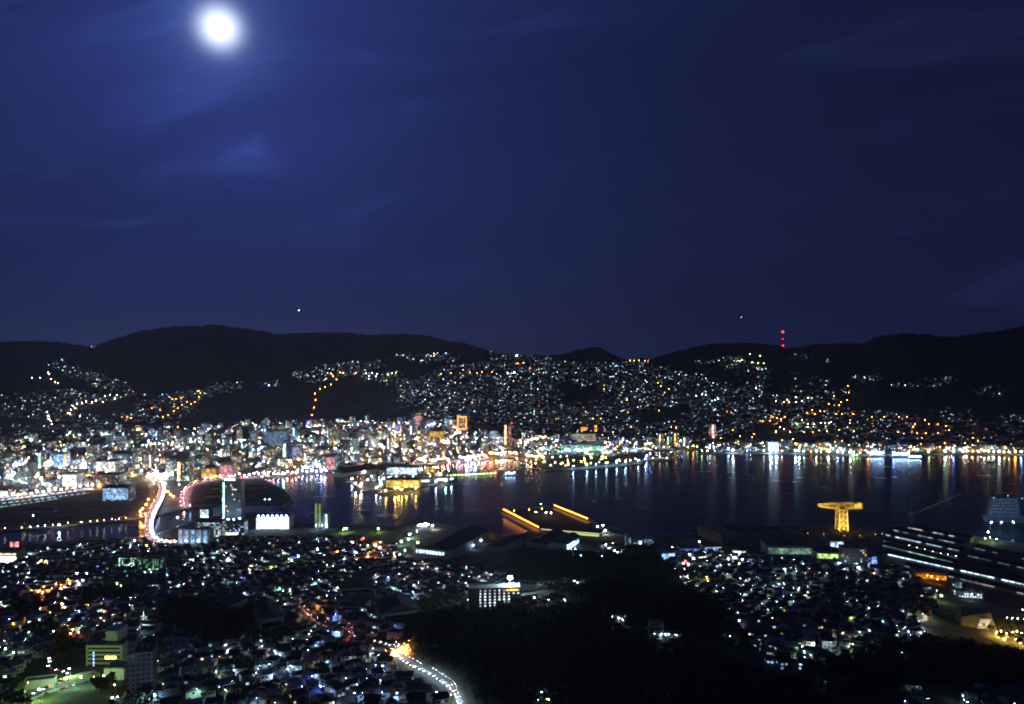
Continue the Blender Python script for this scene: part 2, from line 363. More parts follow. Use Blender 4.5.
# water: one sheet just below quay level, ripples as bump and roughness
wm = bpy.data.materials.new('water'); wm.use_nodes = True; t = wm.node_tree; t.nodes.clear()
co_ = N(t, 'ShaderNodeTexCoord')
mp_ = N(t, 'ShaderNodeMapping'); mp_.inputs['Scale'].default_value = (1, 2.2, 1); L(t, co_.outputs['Object'], mp_.inputs[0])
z2 = N(t, 'ShaderNodeTexNoise', ins={'Scale': 0.009, 'Detail': 5.0, 'Roughness': 0.6}); L(t, mp_.outputs[0], z2.inputs['Vector'])
mr = N(t, 'ShaderNodeMapRange', ins={1: 0.35, 2: 0.65, 3: 0.215, 4: 0.275}); L(t, z2.outputs['Fac'], mr.inputs[0])
gl = N(t, 'ShaderNodeBsdfGlossy', distribution='BECKMANN'); L(t, mr.outputs[0], gl.inputs['Roughness']); gl.inputs['Color'].default_value = (0.9, 0.92, 0.95, 1)
df = N(t, 'ShaderNodeBsdfDiffuse'); df.inputs['Color'].default_value = (0.012, 0.016, 0.022, 1)
fr = N(t, 'ShaderNodeFresnel', ins={'IOR': 1.33}); fm = N(t, 'ShaderNodeMath', operation='MULTIPLY', ins={1: 0.85}); L(t, fr.outputs[0], fm.inputs[0])
mxs = N(t, 'ShaderNodeMixShader'); L(t, fm.outputs[0], mxs.inputs[0]); L(t, df.outputs[0], mxs.inputs[1]); L(t, gl.outputs[0], mxs.inputs[2])
z1 = N(t, 'ShaderNodeTexNoise', ins={'Scale': 0.03, 'Detail': 2.0}); L(t, mp_.outputs[0], z1.inputs['Vector'])
bp = N(t, 'ShaderNodeBump', ins={'Strength': 0.25, 'Distance': 0.35}); L(t, z1.outputs['Fac'], bp.inputs['Height']); L(t, bp.outputs[0], gl.inputs['Normal'])
ow = N(t, 'ShaderNodeOutputMaterial'); L(t, mxs.outputs[0], ow.inputs[0])
w = MB(); w.add([(-3500, 900, 0), (5200, 900, 0), (5200, 3300, 0), (-3500, 3300, 0)], [(0, 1, 2, 3)]); structure(w.build('water', wm))

# quays along the shore
def quay(poly, i0, i1):
    m = MB(); top = 3.3
    for i in range(i0, i1):
        a = Vector(poly[i]); c = Vector(poly[i + 1]); d = (c - a).normalized(); n = Vector((-d.y, d.x)) * 4.5
        for s in (1,):
            q = [a - d * 1, c + d * 1, c + d * 1 + n, a - d * 1 + n]
            if is_water(np.array([(a.x + c.x) / 2 + n.x]), np.array([(a.y + c.y) / 2 + n.y]))[0]: q = [a - d, c + d, c + d - n, a - d - n]
            m.prism([(p.x, p.y) for p in q], -5, top + 0.01 * (i % 3))
    return m
structure(quay(HARB_W, 0, len(HARB) - 1).build('quay', M_CONC)); structure(quay(RIVER_W, 0, 5).build('riverbank', M_CONC)); structure(quay(RIVER_W, 6, 11).build('riverbank', M_CONC))

# thin night haze over the bay
hb = MB(); hb.box(-60000, 56000, -600, 28600, -30, 1000); ho = hb.build('haze', []); ho['kind'] = 'stuff'
hmt = bpy.data.materials.new('haze'); hmt.use_nodes = True; t = hmt.node_tree; t.nodes.clear()
pv = N(t, 'ShaderNodeVolumePrincipled'); pv.inputs['Color'].default_value = (0.70, 0.80, 1.0, 1); pv.inputs['Density'].default_value = 0.000032; pv.inputs['Anisotropy'].default_value = 0.7
ov = N(t, 'ShaderNodeOutputMaterial'); L(t, pv.outputs[0], ov.inputs['Volume']); ho.data.materials.append(hmt)

# roads draped over the land
def curve_pts(pxs, step=6.0):
    w = [P(*p) for p in pxs]; out = []
    for i in range(len(w) - 1):
        p0 = w[max(0, i - 1)]; p1 = w[i]; p2 = w[i + 1]; p3 = w[min(len(w) - 1, i + 2)]
        n = max(2, int((p2 - p1).length / step))
        for k in range(n):
            s = k / n; q = 0.5 * ((2 * p1) + (p2 - p0) * s + (2 * p0 - 5 * p1 + 4 * p2 - p3) * s * s + (3 * p1 - p0 - 3 * p2 + p3) * s ** 3); out.append(q)
    out.append(w[-1]); return out
def road(name, pts, width, lift=0.35, deck=False, surf=None):
    m = MB(); lines = MB(); prev = None
    hs = []
    for i, p in enumerate(pts):
        d = pts[min(i + 1, len(pts) - 1)] - pts[max(0, i - 1)]; d.z = 0; d.normalize(); n = Vector((-d.y, d.x, 0))
        z = (max(3.0, float(land(p.x, p.y))) if not deck else 3.0 + 5.5) + lift
        p.z = z; hs.append(n)
        L_ = p + n * width / 2; R_ = p - n * width / 2
        k = len(m.v)
        m.v += [(L_.x, L_.y, z), (R_.x, R_.y, z), (L_.x, L_.y, z - 1.4), (R_.x, R_.y, z - 1.4), (L_.x, L_.y, z + 0.9 if deck else z), (R_.x, R_.y, z + 0.9 if deck else z)]
        if i:
            j = k - 6
            m.f += [(j + 1, k + 1, k, j), (j, k, k + 2, j + 2), (j + 1, j + 3, k + 3, k + 1), (j + 2, k + 2, k + 3, j + 3)]; m.m += [0, 1, 1, 1]
            if deck: m.f += [(j, j + 4, k + 4, k), (j + 1, k + 1, k + 5, j + 5)]; m.m += [1, 1]
            if i % 2:
                a = pts[i - 1] ; 
                for off, wd in ((0.0, 0.15),):
                    q = [a + hs[i - 1] * (off + wd), a + hs[i - 1] * (off - wd), p + n * (off - wd), p + n * (off + wd)]
                    lines.add([(v.x, v.y, v.z + 0.02) for v in q], [(0, 1, 2, 3)])
    o = structure(m.build(name, [surf or M_ASPH, M_CONC]))
    if surf: return o
    o2 = structure(lines.build('road_marking', M_LINE))
    return o

# ------------------------------------------------------------------ moon
def mk_moon():
    D = 90000.0; m = MB(); m.ball((0, 0, 0), D * 10.0 / F / 1.06, 0, 32, 20)
    o = m.build('moon', glow('white', 6.0), None, Vector((0, 0, CAMZ)) + MOON * D)
    for p in o.data.polygons: p.use_smooth = True
    tag(o, 'overexposed full moon glowing white in the upper sky', 'moon')
mk_moon()

# ------------------------------------------------------------------ street lamps
_lm = {}
def lamp_meshes(kind):
    if kind in _lm: return _lm[kind]
    p = MB(); p.tube((0, 0, 0), (0, 0, 7.6), 0.12, 0.07, 6); p.box(-0.25, 0.25, -0.25, 0.25, 0, 0.5)
    a = MB(); a.tube((0, 0, 7.5), (0, -1.6, 8.1), 0.06, 0.05, 5); a.box(-0.22, 0.22, -2.3, -1.3, 8.08, 8.2)
    _lm[kind] = (p.mesh('pole', M_STEEL), a.mesh('lamp_arm', M_STEEL)); return _lm[kind]
_heads = {}
def head_mesh(col, e):
    k = (col, e)
    if k not in _heads: _heads[k] = MB().ball((0, 0, 0), 1.0, 0, 6, 4, 0.75).mesh('lamp_head', glow(col, e, True))
    return _heads[k]
LAMP_WORD = dict(cool='cool white street lamp', blue='deep blue street lamp', sky='bluish white street lamp', green='green tinted street lamp', lime='yellow green street lamp', mint='pale green street lamp',
                 warm='warm white street lamp', orange='orange sodium street lamp', red='red lamp', white='bright white street lamp', gold='golden street lamp', pink='pink lamp', violet='violet lamp')
LAMPS = []; FAR_LAMPS = []
def lamp(px, py, col='cool', e=120.0, r=None, pos=None, hgt=1.0, look=None):
    p = pos if pos is not None else P(px, py + 760 * 8 * hgt / max(300, P(px, py).y))
    rr = (0.36 * p.y / F) if r is None else r
    if p.y < 1330 and rr < 1.25: rr *= 0.62
    LAMPS.append((p, col, e, rr, hgt, look))
def far_lamp(p, col, e, r, h=7.0, cut=False): FAR_LAMPS.append((p, col, e, r, h, cut))
def emit_lamps():
    LAMPS.sort(key=lambda q: -q[3] * q[2] / q[0].y)
    for n, (p, col, e, r, hgt, look) in enumerate(LAMPS):
        if n >= 295: FAR_LAMPS.append((p, col, e, r, 7.0, False)); continue
        pole, arm = lamp_meshes(0)
        rz = RND.uniform(-0.8, 0.8)
        o = empty('street_lamp', p, rz, cat='lamp', group='street lamps of the town')
        a = link('pole', pole, o); b_ = link('lamp_arm', arm, o)
        if hgt != 1: a.scale = b_.scale = (hgt,) * 3
        link('lamp_head', head_mesh(col, e), o, (0, -1.8 * hgt, 8.1 * hgt - r * 0.75 - 0.02), r)
        reg(o, look or (LAMP_WORD[col] + ' on a pole'), p)
    byc = {}
    for p, col, e, r, h, cut in FAR_LAMPS: byc.setdefault((col, e), []).append((p, r, h, cut))
    m = MB(); mats = [M_STEEL, M_DARK]
    for (col, e), lst in byc.items():
        mats.append(glow(col, e, e > 17)); k = len(mats) - 1
        for p, r, h, cut in lst:
            x, y, z = p; m.tube((x, y + (r * 1.3 if cut else 0), z - 0.5), (x, y + (r * 1.3 if cut else 0), z + h), 0.12, 0.08, 3, 1 if cut else 0, False); c = (x, y, z + h + r * 0.7)
            if cut:
                m.add([(x - r, y - r, z + h), (x - r, y + r, z + h), (x + r, y + r, z + h), (x + r, y - r, z + h)], [(0, 1, 2, 3)], k)
                q = r * 1.25; m.add([(x - q, y - q, z + h + .06), (x + q, y - q, z + h + .06), (x + q, y + q, z + h + .06), (x - q, y + q, z + h + .06)], [(0, 1, 2, 3)], 1); continue
            vs = [(c[0], c[1], c[2] + r), (c[0] + r, c[1], c[2]), (c[0], c[1] + r, c[2]), (c[0] - r, c[1], c[2]), (c[0], c[1] - r, c[2]), (c[0], c[1], c[2] - r)]
            m.add(vs, [(0, 1, 2), (0, 2, 3), (0, 3, 4), (0, 4, 1), (5, 2, 1), (5, 3, 2), (5, 4, 3), (5, 1, 4)], k)
    o = stuff(m.build('distant_street_lamps', mats)); tag(o, 'myriad tiny lit street lamps scattered over the town and hillsides', 'lamps')

# ------------------------------------------------------------------ cars
def mk_car(paint):
    body = MB()
    prof = [(-2.15, 0.45), (-2.15, 0.85), (-2.05, 0.95), (-1.0, 1.0), (1.95, 1.0), (2.15, 0.85), (2.15, 0.45)]
    vs = []
    for x in (-0.85, 0.85): vs += [(x, y, z) for y, z in prof]
    n = len(prof); body.add(vs, [tuple(range(n - 1, -1, -1)), tuple(range(n, 2 * n))] + [(i, (i + 1) % n, n + (i + 1) % n, n + i) for i in range(n)])
    cab = MB(); cv = [(-0.8, -1.2, 1.0), (0.8, -1.2, 1.0), (0.8, 1.9, 1.0), (-0.8, 1.9, 1.0), (-0.64, -0.5, 1.5), (0.64, -0.5, 1.5), (0.64, 1.4, 1.5), (-0.64, 1.4, 1.5)]
    cab.add(cv, [(0, 1, 5, 4), (1, 2, 6, 5), (2, 3, 7, 6), (3, 0, 4, 7)], 0); cab.add(cv[4:], [(0, 1, 2, 3)], 1)
    wh = MB()
    wh.tube((-0.11, 0, 0), (0.11, 0, 0), 0.32, 0.32, 10)
    hd = MB().ball((0, 0, 0), 1.0, 0, 6, 4)
    return body.mesh('body', paint), cab.mesh('cabin', [M_GLASS, paint]), wh.mesh('wheel', M_DARK), hd
CARP = [('white', mat('car_white', (0.6, 0.6, 0.6), 0.3, 0.05)), ('silver', mat('car_silver', (0.35, 0.36, 0.37), 0.3, 0.05, 1, 0.5)), ('black', mat('car_black', (0.02, 0.02, 0.022), 0.25, 0.05)), ('blue', mat('car_blue', (0.03, 0.06, 0.16), 0.3, 0.05)), ('red', mat('car_red', (0.25, 0.02, 0.02), 0.3, 0.05))]
PROTO = {}
def car_proto(ci, eh, et, r):
    k = (ci, eh, et, r)
    if k in PROTO: return PROTO[k], False
    cn, paint = CARP[ci]; b, c, w, hd = mk_car(paint)
    o = empty('car', (0, 0, 0), cat='car')
    link('body', b, o); link('cabin', c, o)
    for x in (-0.8, 0.8):
        for y in (-1.35, 1.35): link('wheel', w, o, (x, y, 0.33))
    hm = hd.mesh('headlight', glow('cool', eh, True)); tm = hd.mesh('tail_light', glow('red', et))
    for x in (-0.6, 0.6):
        link('headlight', hm, o, (x, -2.2, 0.72), r); link('tail_light', tm, o, (x, 2.2, 0.8), r)
    PROTO[k] = o; return o, True
NCAR = [0]
def cars(pts, toward, gap, off, eh=70, et=40, r=0.3, where='', group='cars on the roads', jitter=0.3):
    acc = 0; nxt = gap * 0.5
    for i in range(1, len(pts)):
        d = pts[i] - pts[i - 1]; l = d.length
        while acc + l > nxt:
            p = pts[i - 1] + d * ((nxt - acc) / l); nd = Vector((d.x, d.y, 0)).normalized(); nn = Vector((-nd.y, nd.x, 0))
            q = p + nn * (off + RND.uniform(-.2, .2)); fd = nd if toward else -nd
            ci = RND.choice([0, 0, 1, 1, 2, 3, 4]); base, new = car_proto(ci, eh, et, r)
            o = base if new else clone(base)
            o.location = (q.x, q.y, p.z + 0.03); o.rotation_euler.z = math.atan2(fd.y, fd.x) + math.pi / 2
            o['group'] = group; NCAR[0] += 1
            reg(o, '%s car with lit lamps' % CARP[ci][0], o.location)
            nxt += gap * RND.uniform(1 - jitter, 1 + jitter)
        acc += l

# ------------------------------------------------------------------ buildings
def panes(m, w, d, x0, x1, z, pitch, ww, wh, prob, face=-1, mi=0, slots=None):
    n = int((x1 - x0) // pitch); st = x0 + ((x1 - x0) - n * pitch) / 2
    c = 0
    for i in range(n):
        if slots is not None and i not in slots: continue
        if RND.random() > prob: continue
        cx = st + (i + 0.5) * pitch; y = -d / 2 - 0.06
        m.add([(cx - ww / 2, y, z), (cx + ww / 2, y, z), (cx + ww / 2, y, z + wh), (cx - ww / 2, y, z + wh)], [(0, 1, 2, 3)], mi); c += 1
    return c
def side_panes(m, w, d, z, pitch, ww, wh, prob, sgn, mi=0):
    n = int((d - 1) // pitch); st = -n * pitch / 2; c = 0
    for i in range(n):
        if RND.random() > prob: continue
        cy_ = st + (i + 0.5) * pitch; x = sgn * (w / 2 + 0.06)
        m.add([(x, cy_ - sgn * ww / 2, z), (x, cy_ + sgn * ww / 2, z), (x, cy_ + sgn * ww / 2, z + wh), (x, cy_ - sgn * ww / 2, z + wh)][::1 if sgn < 0 else 1], [(0, 1, 2, 3)], mi); c += 1
    return c
GLOWMIX = ['cool', 'cool', 'sky', 'mint', 'mint', 'warm', 'white', 'sky', 'cool', 'green', 'gold']
def tower(p, w, d, h, rz, wall, name='office_building', cat='building', prob=0.35, cols=None, e=2.2, label=None, group=None, look=None, beacon=False, ww=1.9, wh=1.5, pitch=3.2, storey=3.2, strip=None, corridor=None, plant=True):
    o = empty(name, p, rz, cat=cat, group=group)
    if label: o['label'] = label
    b = MB(); b.box(-w / 2, w / 2, -d / 2, d / 2, -4, h, 0, 1)
    for x0, x1, y0, y1 in ((-w / 2, w / 2, -d / 2, -d / 2 + 0.3), (-w / 2, w / 2, d / 2 - 0.3, d / 2), (-w / 2, -w / 2 + 0.3, -d / 2 + 0.3, d / 2 - 0.3), (w / 2 - 0.3, w / 2, -d / 2 + 0.3, d / 2 - 0.3)):
        b.box(x0, x1, y0, y1, h, h + 0.9, 2)
    b.build('wall', [wall, M_ROOF, M_CONC], o)
    if plant and w > 8:
        k = MB(); pw = min(w * 0.4, 7); px_ = RND.uniform(-w / 4, w / 4); k.box(px_ - pw / 2, px_ + pw / 2, -d * 0.2, d * 0.2, h + 0.02, h + 3.0); k.build('plant_room', M_CONC, o)
        k = MB(); tx = -px_ if abs(px_) > 2 else w * 0.3; k.tube((tx, 0, h + 0.02), (tx, 0, h + 2.2), 1.0, 1.0, 8); k.build('water_tank', M_STEEL, o)
    ns = max(1, int(h // storey)); cols = cols or GLOWMIX
    base = RND.choice(cols)
    for s in range(ns):
        m = MB(); z = s * storey + storey * 0.32; c = base if RND.random() < 0.6 else RND.choice(cols)
        pr = prob if s else min(1, prob * 1.6)
        k = panes(m, w, d, -w / 2 + 0.4, w / 2 - 0.4, z, pitch, ww, wh, pr)
        sgn = -1 if (p.x > 0) else 1
        k += side_panes(m, w, d, z, pitch, ww, wh, pr * 0.7, sgn)
        if k: m.build('window_row', lit(c, e), o)
    if strip:
        c, frac, x = strip; m = MB(); sw = max(1.4, w * frac)
        for s in range(ns): m.box(x * w / 2 - sw / 2, x * w / 2 + sw / 2, -d / 2 - 0.4, -d / 2 - 0.05, s * storey + 0.3, s * storey + storey * 0.75)
        m.build('lit_stairwell', lit(c, e * 2.0), o)
    if corridor:
        for s in range(ns):
            m = MB(); m.box(-w / 2 + 0.5, w / 2 - 0.5, -d / 2 - 1.2, -d / 2 - 0.05, s * storey - 0.1, s * storey + 0.9); m.build('balcony', M_PLAIN[0], o)
    if beacon:
        MB().tube((w * 0.42, 0, h), (w * 0.42, 0, h + 5), 0.15, 0.1, 5).build('mast', M_STEEL, o)
        MB().ball((w * 0.42, 0, h + 5.6), 1.3, 0, 8, 5).build('aviation_beacon', glow('red', 18, True), o)
    if look: reg(o, look, p)
    return o
def spec(name, label, cat, xl, xr, yb, yt, d, wall=None, rz=0.0, **k):
    """a building by its left and right edge, the foot and the top of its front in the view; stands on the land"""
    p = P((xl + xr) / 2, yb); s = p.y / F
    w = (xr - xl) * s / max(0.5, math.cos(rz)); h = (yb - yt) * s
    p = p + Vector((0, d / 2, 0)); p.z = min(p.z, float(land(p.x, p.y)) if p.y < 1300 else p.z)
    o = tower(p, w, d, h, rz, wall or M_WALL[2], name, cat, label=label, **k)
    o['_dim'] = (w, d, h); return o
def add_part(o, name, mats, fn, label=None):
    m = MB(); w, d, h = o['_dim']; fn(m, w, d, h); q = m.build(name, mats, o)
    if label: q['label'] = label
    return q
def glazed(o, c, e, x0=-1, x1=1, z0=0.05, z1=0.9, name='lit_glass_front', mull=3.0):
    """a glass front lit from inside, behind mullions"""
    w, d, h = o['_dim']
    m = MB(); a, b_ = x0 * w / 2 + 0.2, x1 * w / 2 - 0.2; y = -d / 2 - 0.08
    m.add([(a, y, z0 * h), (b_, y, z0 * h), (b_, y, z1 * h), (a, y, z1 * h)], [(0, 1, 2, 3)]); q = m.build(name, lit(c, e), o)
    m = MB(); n = max(1, int((b_ - a) / mull))
    for i in range(n + 1):
        x = a + (b_ - a) * i / n; m.box(x - 0.15, x + 0.15, y - 0.2, y - 0.02, z0 * h, z1 * h)
    k = max(1, int((z1 - z0) * h / 3.6))
    for i in range(k + 1):
        z = z0 * h + (z1 - z0) * h * i / k; m.box(a, b_, y - 0.15, y - 0.03, z - 0.12, z + 0.12)
    m.build('mullion', M_STEEL, q); return q
def shed(name, label, cat, xl, xr, yb, yt, d, rz=0.0, rise=0.25, roofmat=None, wallmat=None, ribs=0, group=None, bays=1):
    """gable-roofed industrial hall, ridge running away from the front"""
    p = P((xl + xr) / 2, yb); s = p.y / F; w = (xr - xl) * s / max(0.4, math.cos(rz)); h = (yb - yt) * s
    c, sn = math.cos(rz), math.sin(rz)
    p = p + Vector((-sn * d / 2, c * d / 2, 0))
    o = empty(name, p, rz, label, cat, group); o['_dim'] = (w, d, h)
    b = MB(); b.box(-w / 2, w / 2, -d / 2, d / 2, -4, h); b.build('wall', wallmat or M_SHEDWALL, o)
    r = MB(); bw = w / bays; rh = rise * bw
    for i in range(bays):
        x0 = -w / 2 + i * bw; x1 = x0 + bw; xm = (x0 + x1) / 2; e = 0.6 if bays == 1 else 0
        r.add([(x0 - e, -d / 2 - 0.6, h + 0.02), (xm, -d / 2 - 0.6, h + rh), (x1 + e, -d / 2 - 0.6, h + 0.02), (x0 - e, d / 2 + 0.6, h + 0.02), (xm, d / 2 + 0.6, h + rh), (x1 + e, d / 2 + 0.6, h + 0.02)],
              [(0, 1, 4, 3), (1, 2, 5, 4), (0, 2, 1), (3, 4, 5), (0, 3, 5, 2)])
    ro = r.build('roof', roofmat or M_SHEDROOF, o)
    if ribs:
        for i in range(ribs):
            m = MB(); y = -d / 2 + d * (i + 0.5) / ribs; m.box(-w / 4 - 1.2, -w / 4 + 1.2, y - d / ribs * 0.36, y + d / ribs * 0.36, h + rh * 0.45, h + rh * 0.5 + 0.9); m.build('skylight', M_GLASS, ro)
    return o

# ------------------------------------------------------------------ landmarks for the labels (where they stand)
for ph, x, y in (('the gold lit crane', 841, 528), ('the white floodlit hall', 272, 530), ('the tall dark tower', 231, 522), ('the green lit hospital', 105, 665), ('the dormitory windows', 485, 606),
                 ('the orange lit pier', 545, 530), ('the twin lit tower', 320, 528), ('the yellow lit trees', 1000, 630), ('the curved bridge road', 152, 530), ('the train platforms', 45, 495), ('the orange dome', 430, 474),
                 ('the green lit jetty', 470, 476), ('the waterfront park', 590, 466), ('the gold floodlit hotel', 435, 442), ('the orange framed tower', 462, 430), ('the red beacon mast', 782, 346), ('the floodlit white wharf', 773, 452),
                 ('the blue lit ships', 895, 456), ('the long lit factory', 960, 570), ('the office by the mound', 645, 548), ('the orange lit yard', 404, 655), ('the pink billboard', 14, 560), ('the beige twin towers', 508, 448),
                 ('the orange hillside road', 315, 405), ('the glass hall', 580, 452), ('the gridded white block', 115, 498), ('the dark gym roofs', 400, 618), ('the red car lights', 320, 628), ('the green school block', 150, 570),
                 ('the angled dock shed', 725, 545), ('the sunken dark park', 220, 625), ('the white lit gable', 570, 548), ('the orange corner junction', 150, 512), ('the big grey ship', 1000, 515), ('the wooded slope', 900, 650),
                 ('the valley road lights', 85, 402), ('the lamp lit southern slope', 910, 430), ('the saddle of the hills', 640, 362), ('the low central hillside', 560, 420), ('the steep middle slope', 700, 410)):
    landmark(ph, P(x, y))

# ------------------------------------------------------------------ roads and cars
R_MAIN = [(153, 472), (158, 480), (162, 490), (160, 500), (154, 512), (149, 524), (149, 535), (153, 542), (163, 545.5), (178, 546)]
main = curve_pts(R_MAIN, 8); road('road', main, 17, deck=True)
cars(main, True, 19, 6.0, 60, 2, 0.36, 'on the curved bridge road', 'cars on the curved bridge road')
cars(main, True, 19, 2.6, 50, 2, 0.36, 'on the curved bridge road', 'cars on the curved bridge road')
cars(main, False, 25, -3.0, 22, 6, 0.36, 'on the curved bridge road', 'cars on the curved bridge road')
cars(main, False, 25, -6.2, 22, 6, 0.36, 'on the curved bridge road', 'cars on the curved bridge road')
R_BAY = [(183, 508), (182, 499), (184, 491), (190, 486), (200, 482), (212, 480), (226, 479), (242, 478.5), (262, 476), (300, 472.5), (328, 469)]
bay = curve_pts(R_BAY, 10); road('road', bay, 15, 0.5)
cars(bay, False, 24, -3.2, 8, 4, 0.35, 'on the bay road', 'cars on the bay road')
cars(bay, True, 45, 3.2, 60, 3, 0.45, 'on the bay road', 'cars on the bay road')
R_RIV = [(-40, 533), (0, 530), (30, 528), (60, 525), (100, 521.5), (130, 519), (150, 516)]
riv = curve_pts(R_RIV, 10); road('road', riv, 8, 0.5)
cars(riv, True, 70, 2, 40, 10, 0.3, 'on the riverside road', 'cars on the riverside road')
R_BOT = [(466, 716), (461, 702), (456, 692), (445, 683), (433, 675), (420, 669), (408, 663), (398, 655), (392, 646), (372, 641), (350, 642), (354, 634), (348, 629), (330, 628), (318, 623), (308, 614), (300, 606)]
bot = curve_pts(R_BOT, 5); road('road', bot, 7, 0.6)
nb = int(len(bot) * 0.50)
cars(bot[:nb], False, 7.5, 1.7, 22, 2, 0.24, 'on the winding hill road', 'cars on the winding hill road')
cars(bot[nb:], True, 16, 1.7, 22, 5, 0.24, 'on the winding hill road', 'cars on the winding hill road')
for pxs, tw, eh, et, gp in (([(20, 702), (42, 692), (56, 687), (66, 681), (70, 674), (60, 671), (50, 669)], False, 14, 18, 11), ([(50, 668), (52, 660), (45, 655), (42, 650), (48, 645)], False, 20, 5, 11), ([(62, 609), (75, 611), (98, 614), (108, 612)], True, 60, 5, 9),
                            ([(84, 632), (92, 627), (101, 621), (106, 615)], True, 40, 5, 8), ([(8, 628), (20, 624), (32, 618)], True, 6, 8, 14), ([(40, 602), (52, 597), (62, 591), (82, 587)], True, 30, 20, 18)):
    pts = curve_pts(pxs, 5); road('road', pts, 6.5, 0.6); cars(pts, tw, gp, 1.6, eh, et, 0.27, 'on a lane below the hill', 'cars on the hill lanes')

road('forecourt', curve_pts([(22, 700), (50, 690), (76, 682), (104, 676)], 5), 30, 0.45, surf=mat('forecourt_paving', (.30, .31, .27), .85, .25))
road('forecourt', curve_pts([(382, 659), (396, 655), (406, 651), (414, 646)], 4), 17, 0.5, surf=mat('forecourt_paving', (.30, .31, .27), .85, .25))
for px, py, e in ((386, 658, 700), (392, 656, 1500), (398, 654, 2200), (404, 651, 2200), (409, 648, 1500), (400, 657, 1200), (408, 653, 1500), (74, 631, 1500), (68, 632, 700), (79, 632, 900), (104, 618, 1200), (100, 620, 600), (16, 626, 900), (24, 624, 400), (44, 593, 1500), (50, 594, 1800), (56, 592, 1500), (62, 590, 1500), (70, 586, 2000), (76, 582, 1600), (40, 596, 900), (368, 557, 900), (375, 548, 2400), (380, 546, 2000), (372, 552, 1500)):
    far_lamp(P(px, py), 'orange', e, .42, 6.5, True)
for px, py, e in ((82, 580, 2600), (86, 578, 2200), (80, 584, 1500), (130, 569, 1200), (150, 574, 900)): far_lamp(P(px, py), 'cool' if px < 100 else 'mint', e, .42, 6.5, True)
for px, py in ((38, 692), (46, 696), (58, 683), (64, 690), (74, 686), (86, 684), (92, 676)):
    ci = RND.randrange(5); base, new = car_proto(ci, 0, 0, .14); o = base if new else clone(base); q = P(px, py); o.location = q + Vector((0, 0, .5)); o.rotation_euler.z = RND.choice([.3, 1.9]) + RND.uniform(-.1, .1); o['group'] = 'cars parked on the forecourt'; reg(o, '%s car parked unlit on pale paving' % CARP[ci][0], q)
for lane, gap in (([(8, 601), (24, 597), (40, 593), (56, 589), (72, 583), (86, 578)], 13), ([(10, 627), (20, 624), (32, 618), (46, 613), (62, 609), (80, 610), (98, 613)], 16), ([(284, 556), (310, 553), (336, 551), (352, 546), (366, 541)], 22), ([(340, 590), (330, 600), (318, 608), (306, 616)], 22), ([(30, 560), (60, 572), (84, 578)], 26)):
    q_ = curve_pts(lane, 5); acc = 0
    for i in range(1, len(q_)):
        acc += (q_[i] - q_[i - 1]).length
        if acc > gap: acc = 0; far_lamp(q_[i], RND.choice(['orange', 'orange', 'orange', 'warm']), RND.choice([400, 900, 1600]), .3, 6, RND.random() < .7)
def road_ribbon_lamps(pts, gap, col, e, r, off, h=7.5):  # hooded lamps added over a road so its surface reads as a bright ribbon
    acc = 0; nxt = gap / 2
    for i in range(1, len(pts)):
        d = pts[i] - pts[i - 1]; l = d.length
        while acc + l > nxt:
            p = pts[i - 1] + d * ((nxt - acc) / l); n = Vector((-d.y, d.x, 0)).normalized(); far_lamp(p + n * off, col, e, r, h, True); nxt += gap
        acc += l
road_ribbon_lamps(main, 12, 'cool', 200, 1.0, 5.0); road_ribbon_lamps(main, 12, 'warm', 150, 1.0, -5.0); road_ribbon_lamps(main[:60], 24, 'orange', 150, 1.0, -16.0, 6)
road_ribbon_lamps(bay, 11, 'pink', 300, 1.0, -3.0); road_ribbon_lamps(riv, 40, 'warm', 60, .7, 0); road_ribbon_lamps(bot[:int(nb * .8)], 7, 'cool', 330, .5, 1.5, 6); road_ribbon_lamps(bot[nb:], 20, 'pink', 110, .4, 1.5, 6)  # pink and cool lamps added to tint these roads like light trails
# ------------------------------------------------------------------ special buildings, far shore and plain, by the left edge first
def on(o, fn): fn(o); return o
o = spec('shop_building', 'white glowing shop front at street level behind the train platforms', 'building', 62, 77, 487, 474, 30, M_WALL[0], prob=.5); glazed(o, 'white', 1.8, -.9, .9, .05, .92)
o = spec('office_building', 'pale hall with glowing white front and yellow stairwell', 'building', 53, 65, 468, 454, 25, M_WALL[0], prob=.4, strip=('gold', .1, .92)); glazed(o, 'sky', 1.3, -.9, .78, .05, .95)
o = spec('office_building', 'slim dark tower with one green lit stairwell strip', 'building', 37, 41, 468, 453, 14, M_WALL[2], prob=.1, strip=('mint', .35, 0.3))
o = spec('store_building', 'white department store with bright top floor and red rooftop sign', 'building', 92, 116, 474, 461, 40, M_WALL[0], prob=.55, cols=['cool', 'white']); glazed(o, 'white', 1.3, -.7, .95, .2, .92)
add_part(o, 'rooftop_sign', glow('red', 5, True), lambda m, w, d, h: m.box(-w * .5, -w * .16, -d / 2 - 0.5, -d / 2 + 0.3, -h * .02, h * .2))
o = spec('store_building', 'grey green box-like block with few windows behind the gridded block', 'building', 93, 119, 489, 475, 34, M_WALL[2], prob=.15, cols=['mint', 'warm'])
o = spec('terminal_building', 'gridded white lit glass block beside the rail yard', 'building', 102, 129, 501, 487, 28, M_WALL[4], prob=.2, cols=['sky', 'cool']); glazed(o, 'sky', 1.0, -.95, .95, .1, .9)
o = spec('apartment_building', 'dark striped tower with a beige lit flank', 'building', 176, 184, 481, 461, 20, M_WALL[1], prob=.2, cols=['warm'], strip=('warm', .3, -.3))
o = spec('apartment_building', 'dark slab tower with pale stripes', 'building', 184, 191, 481, 459, 20, M_WALL[2], prob=.2)
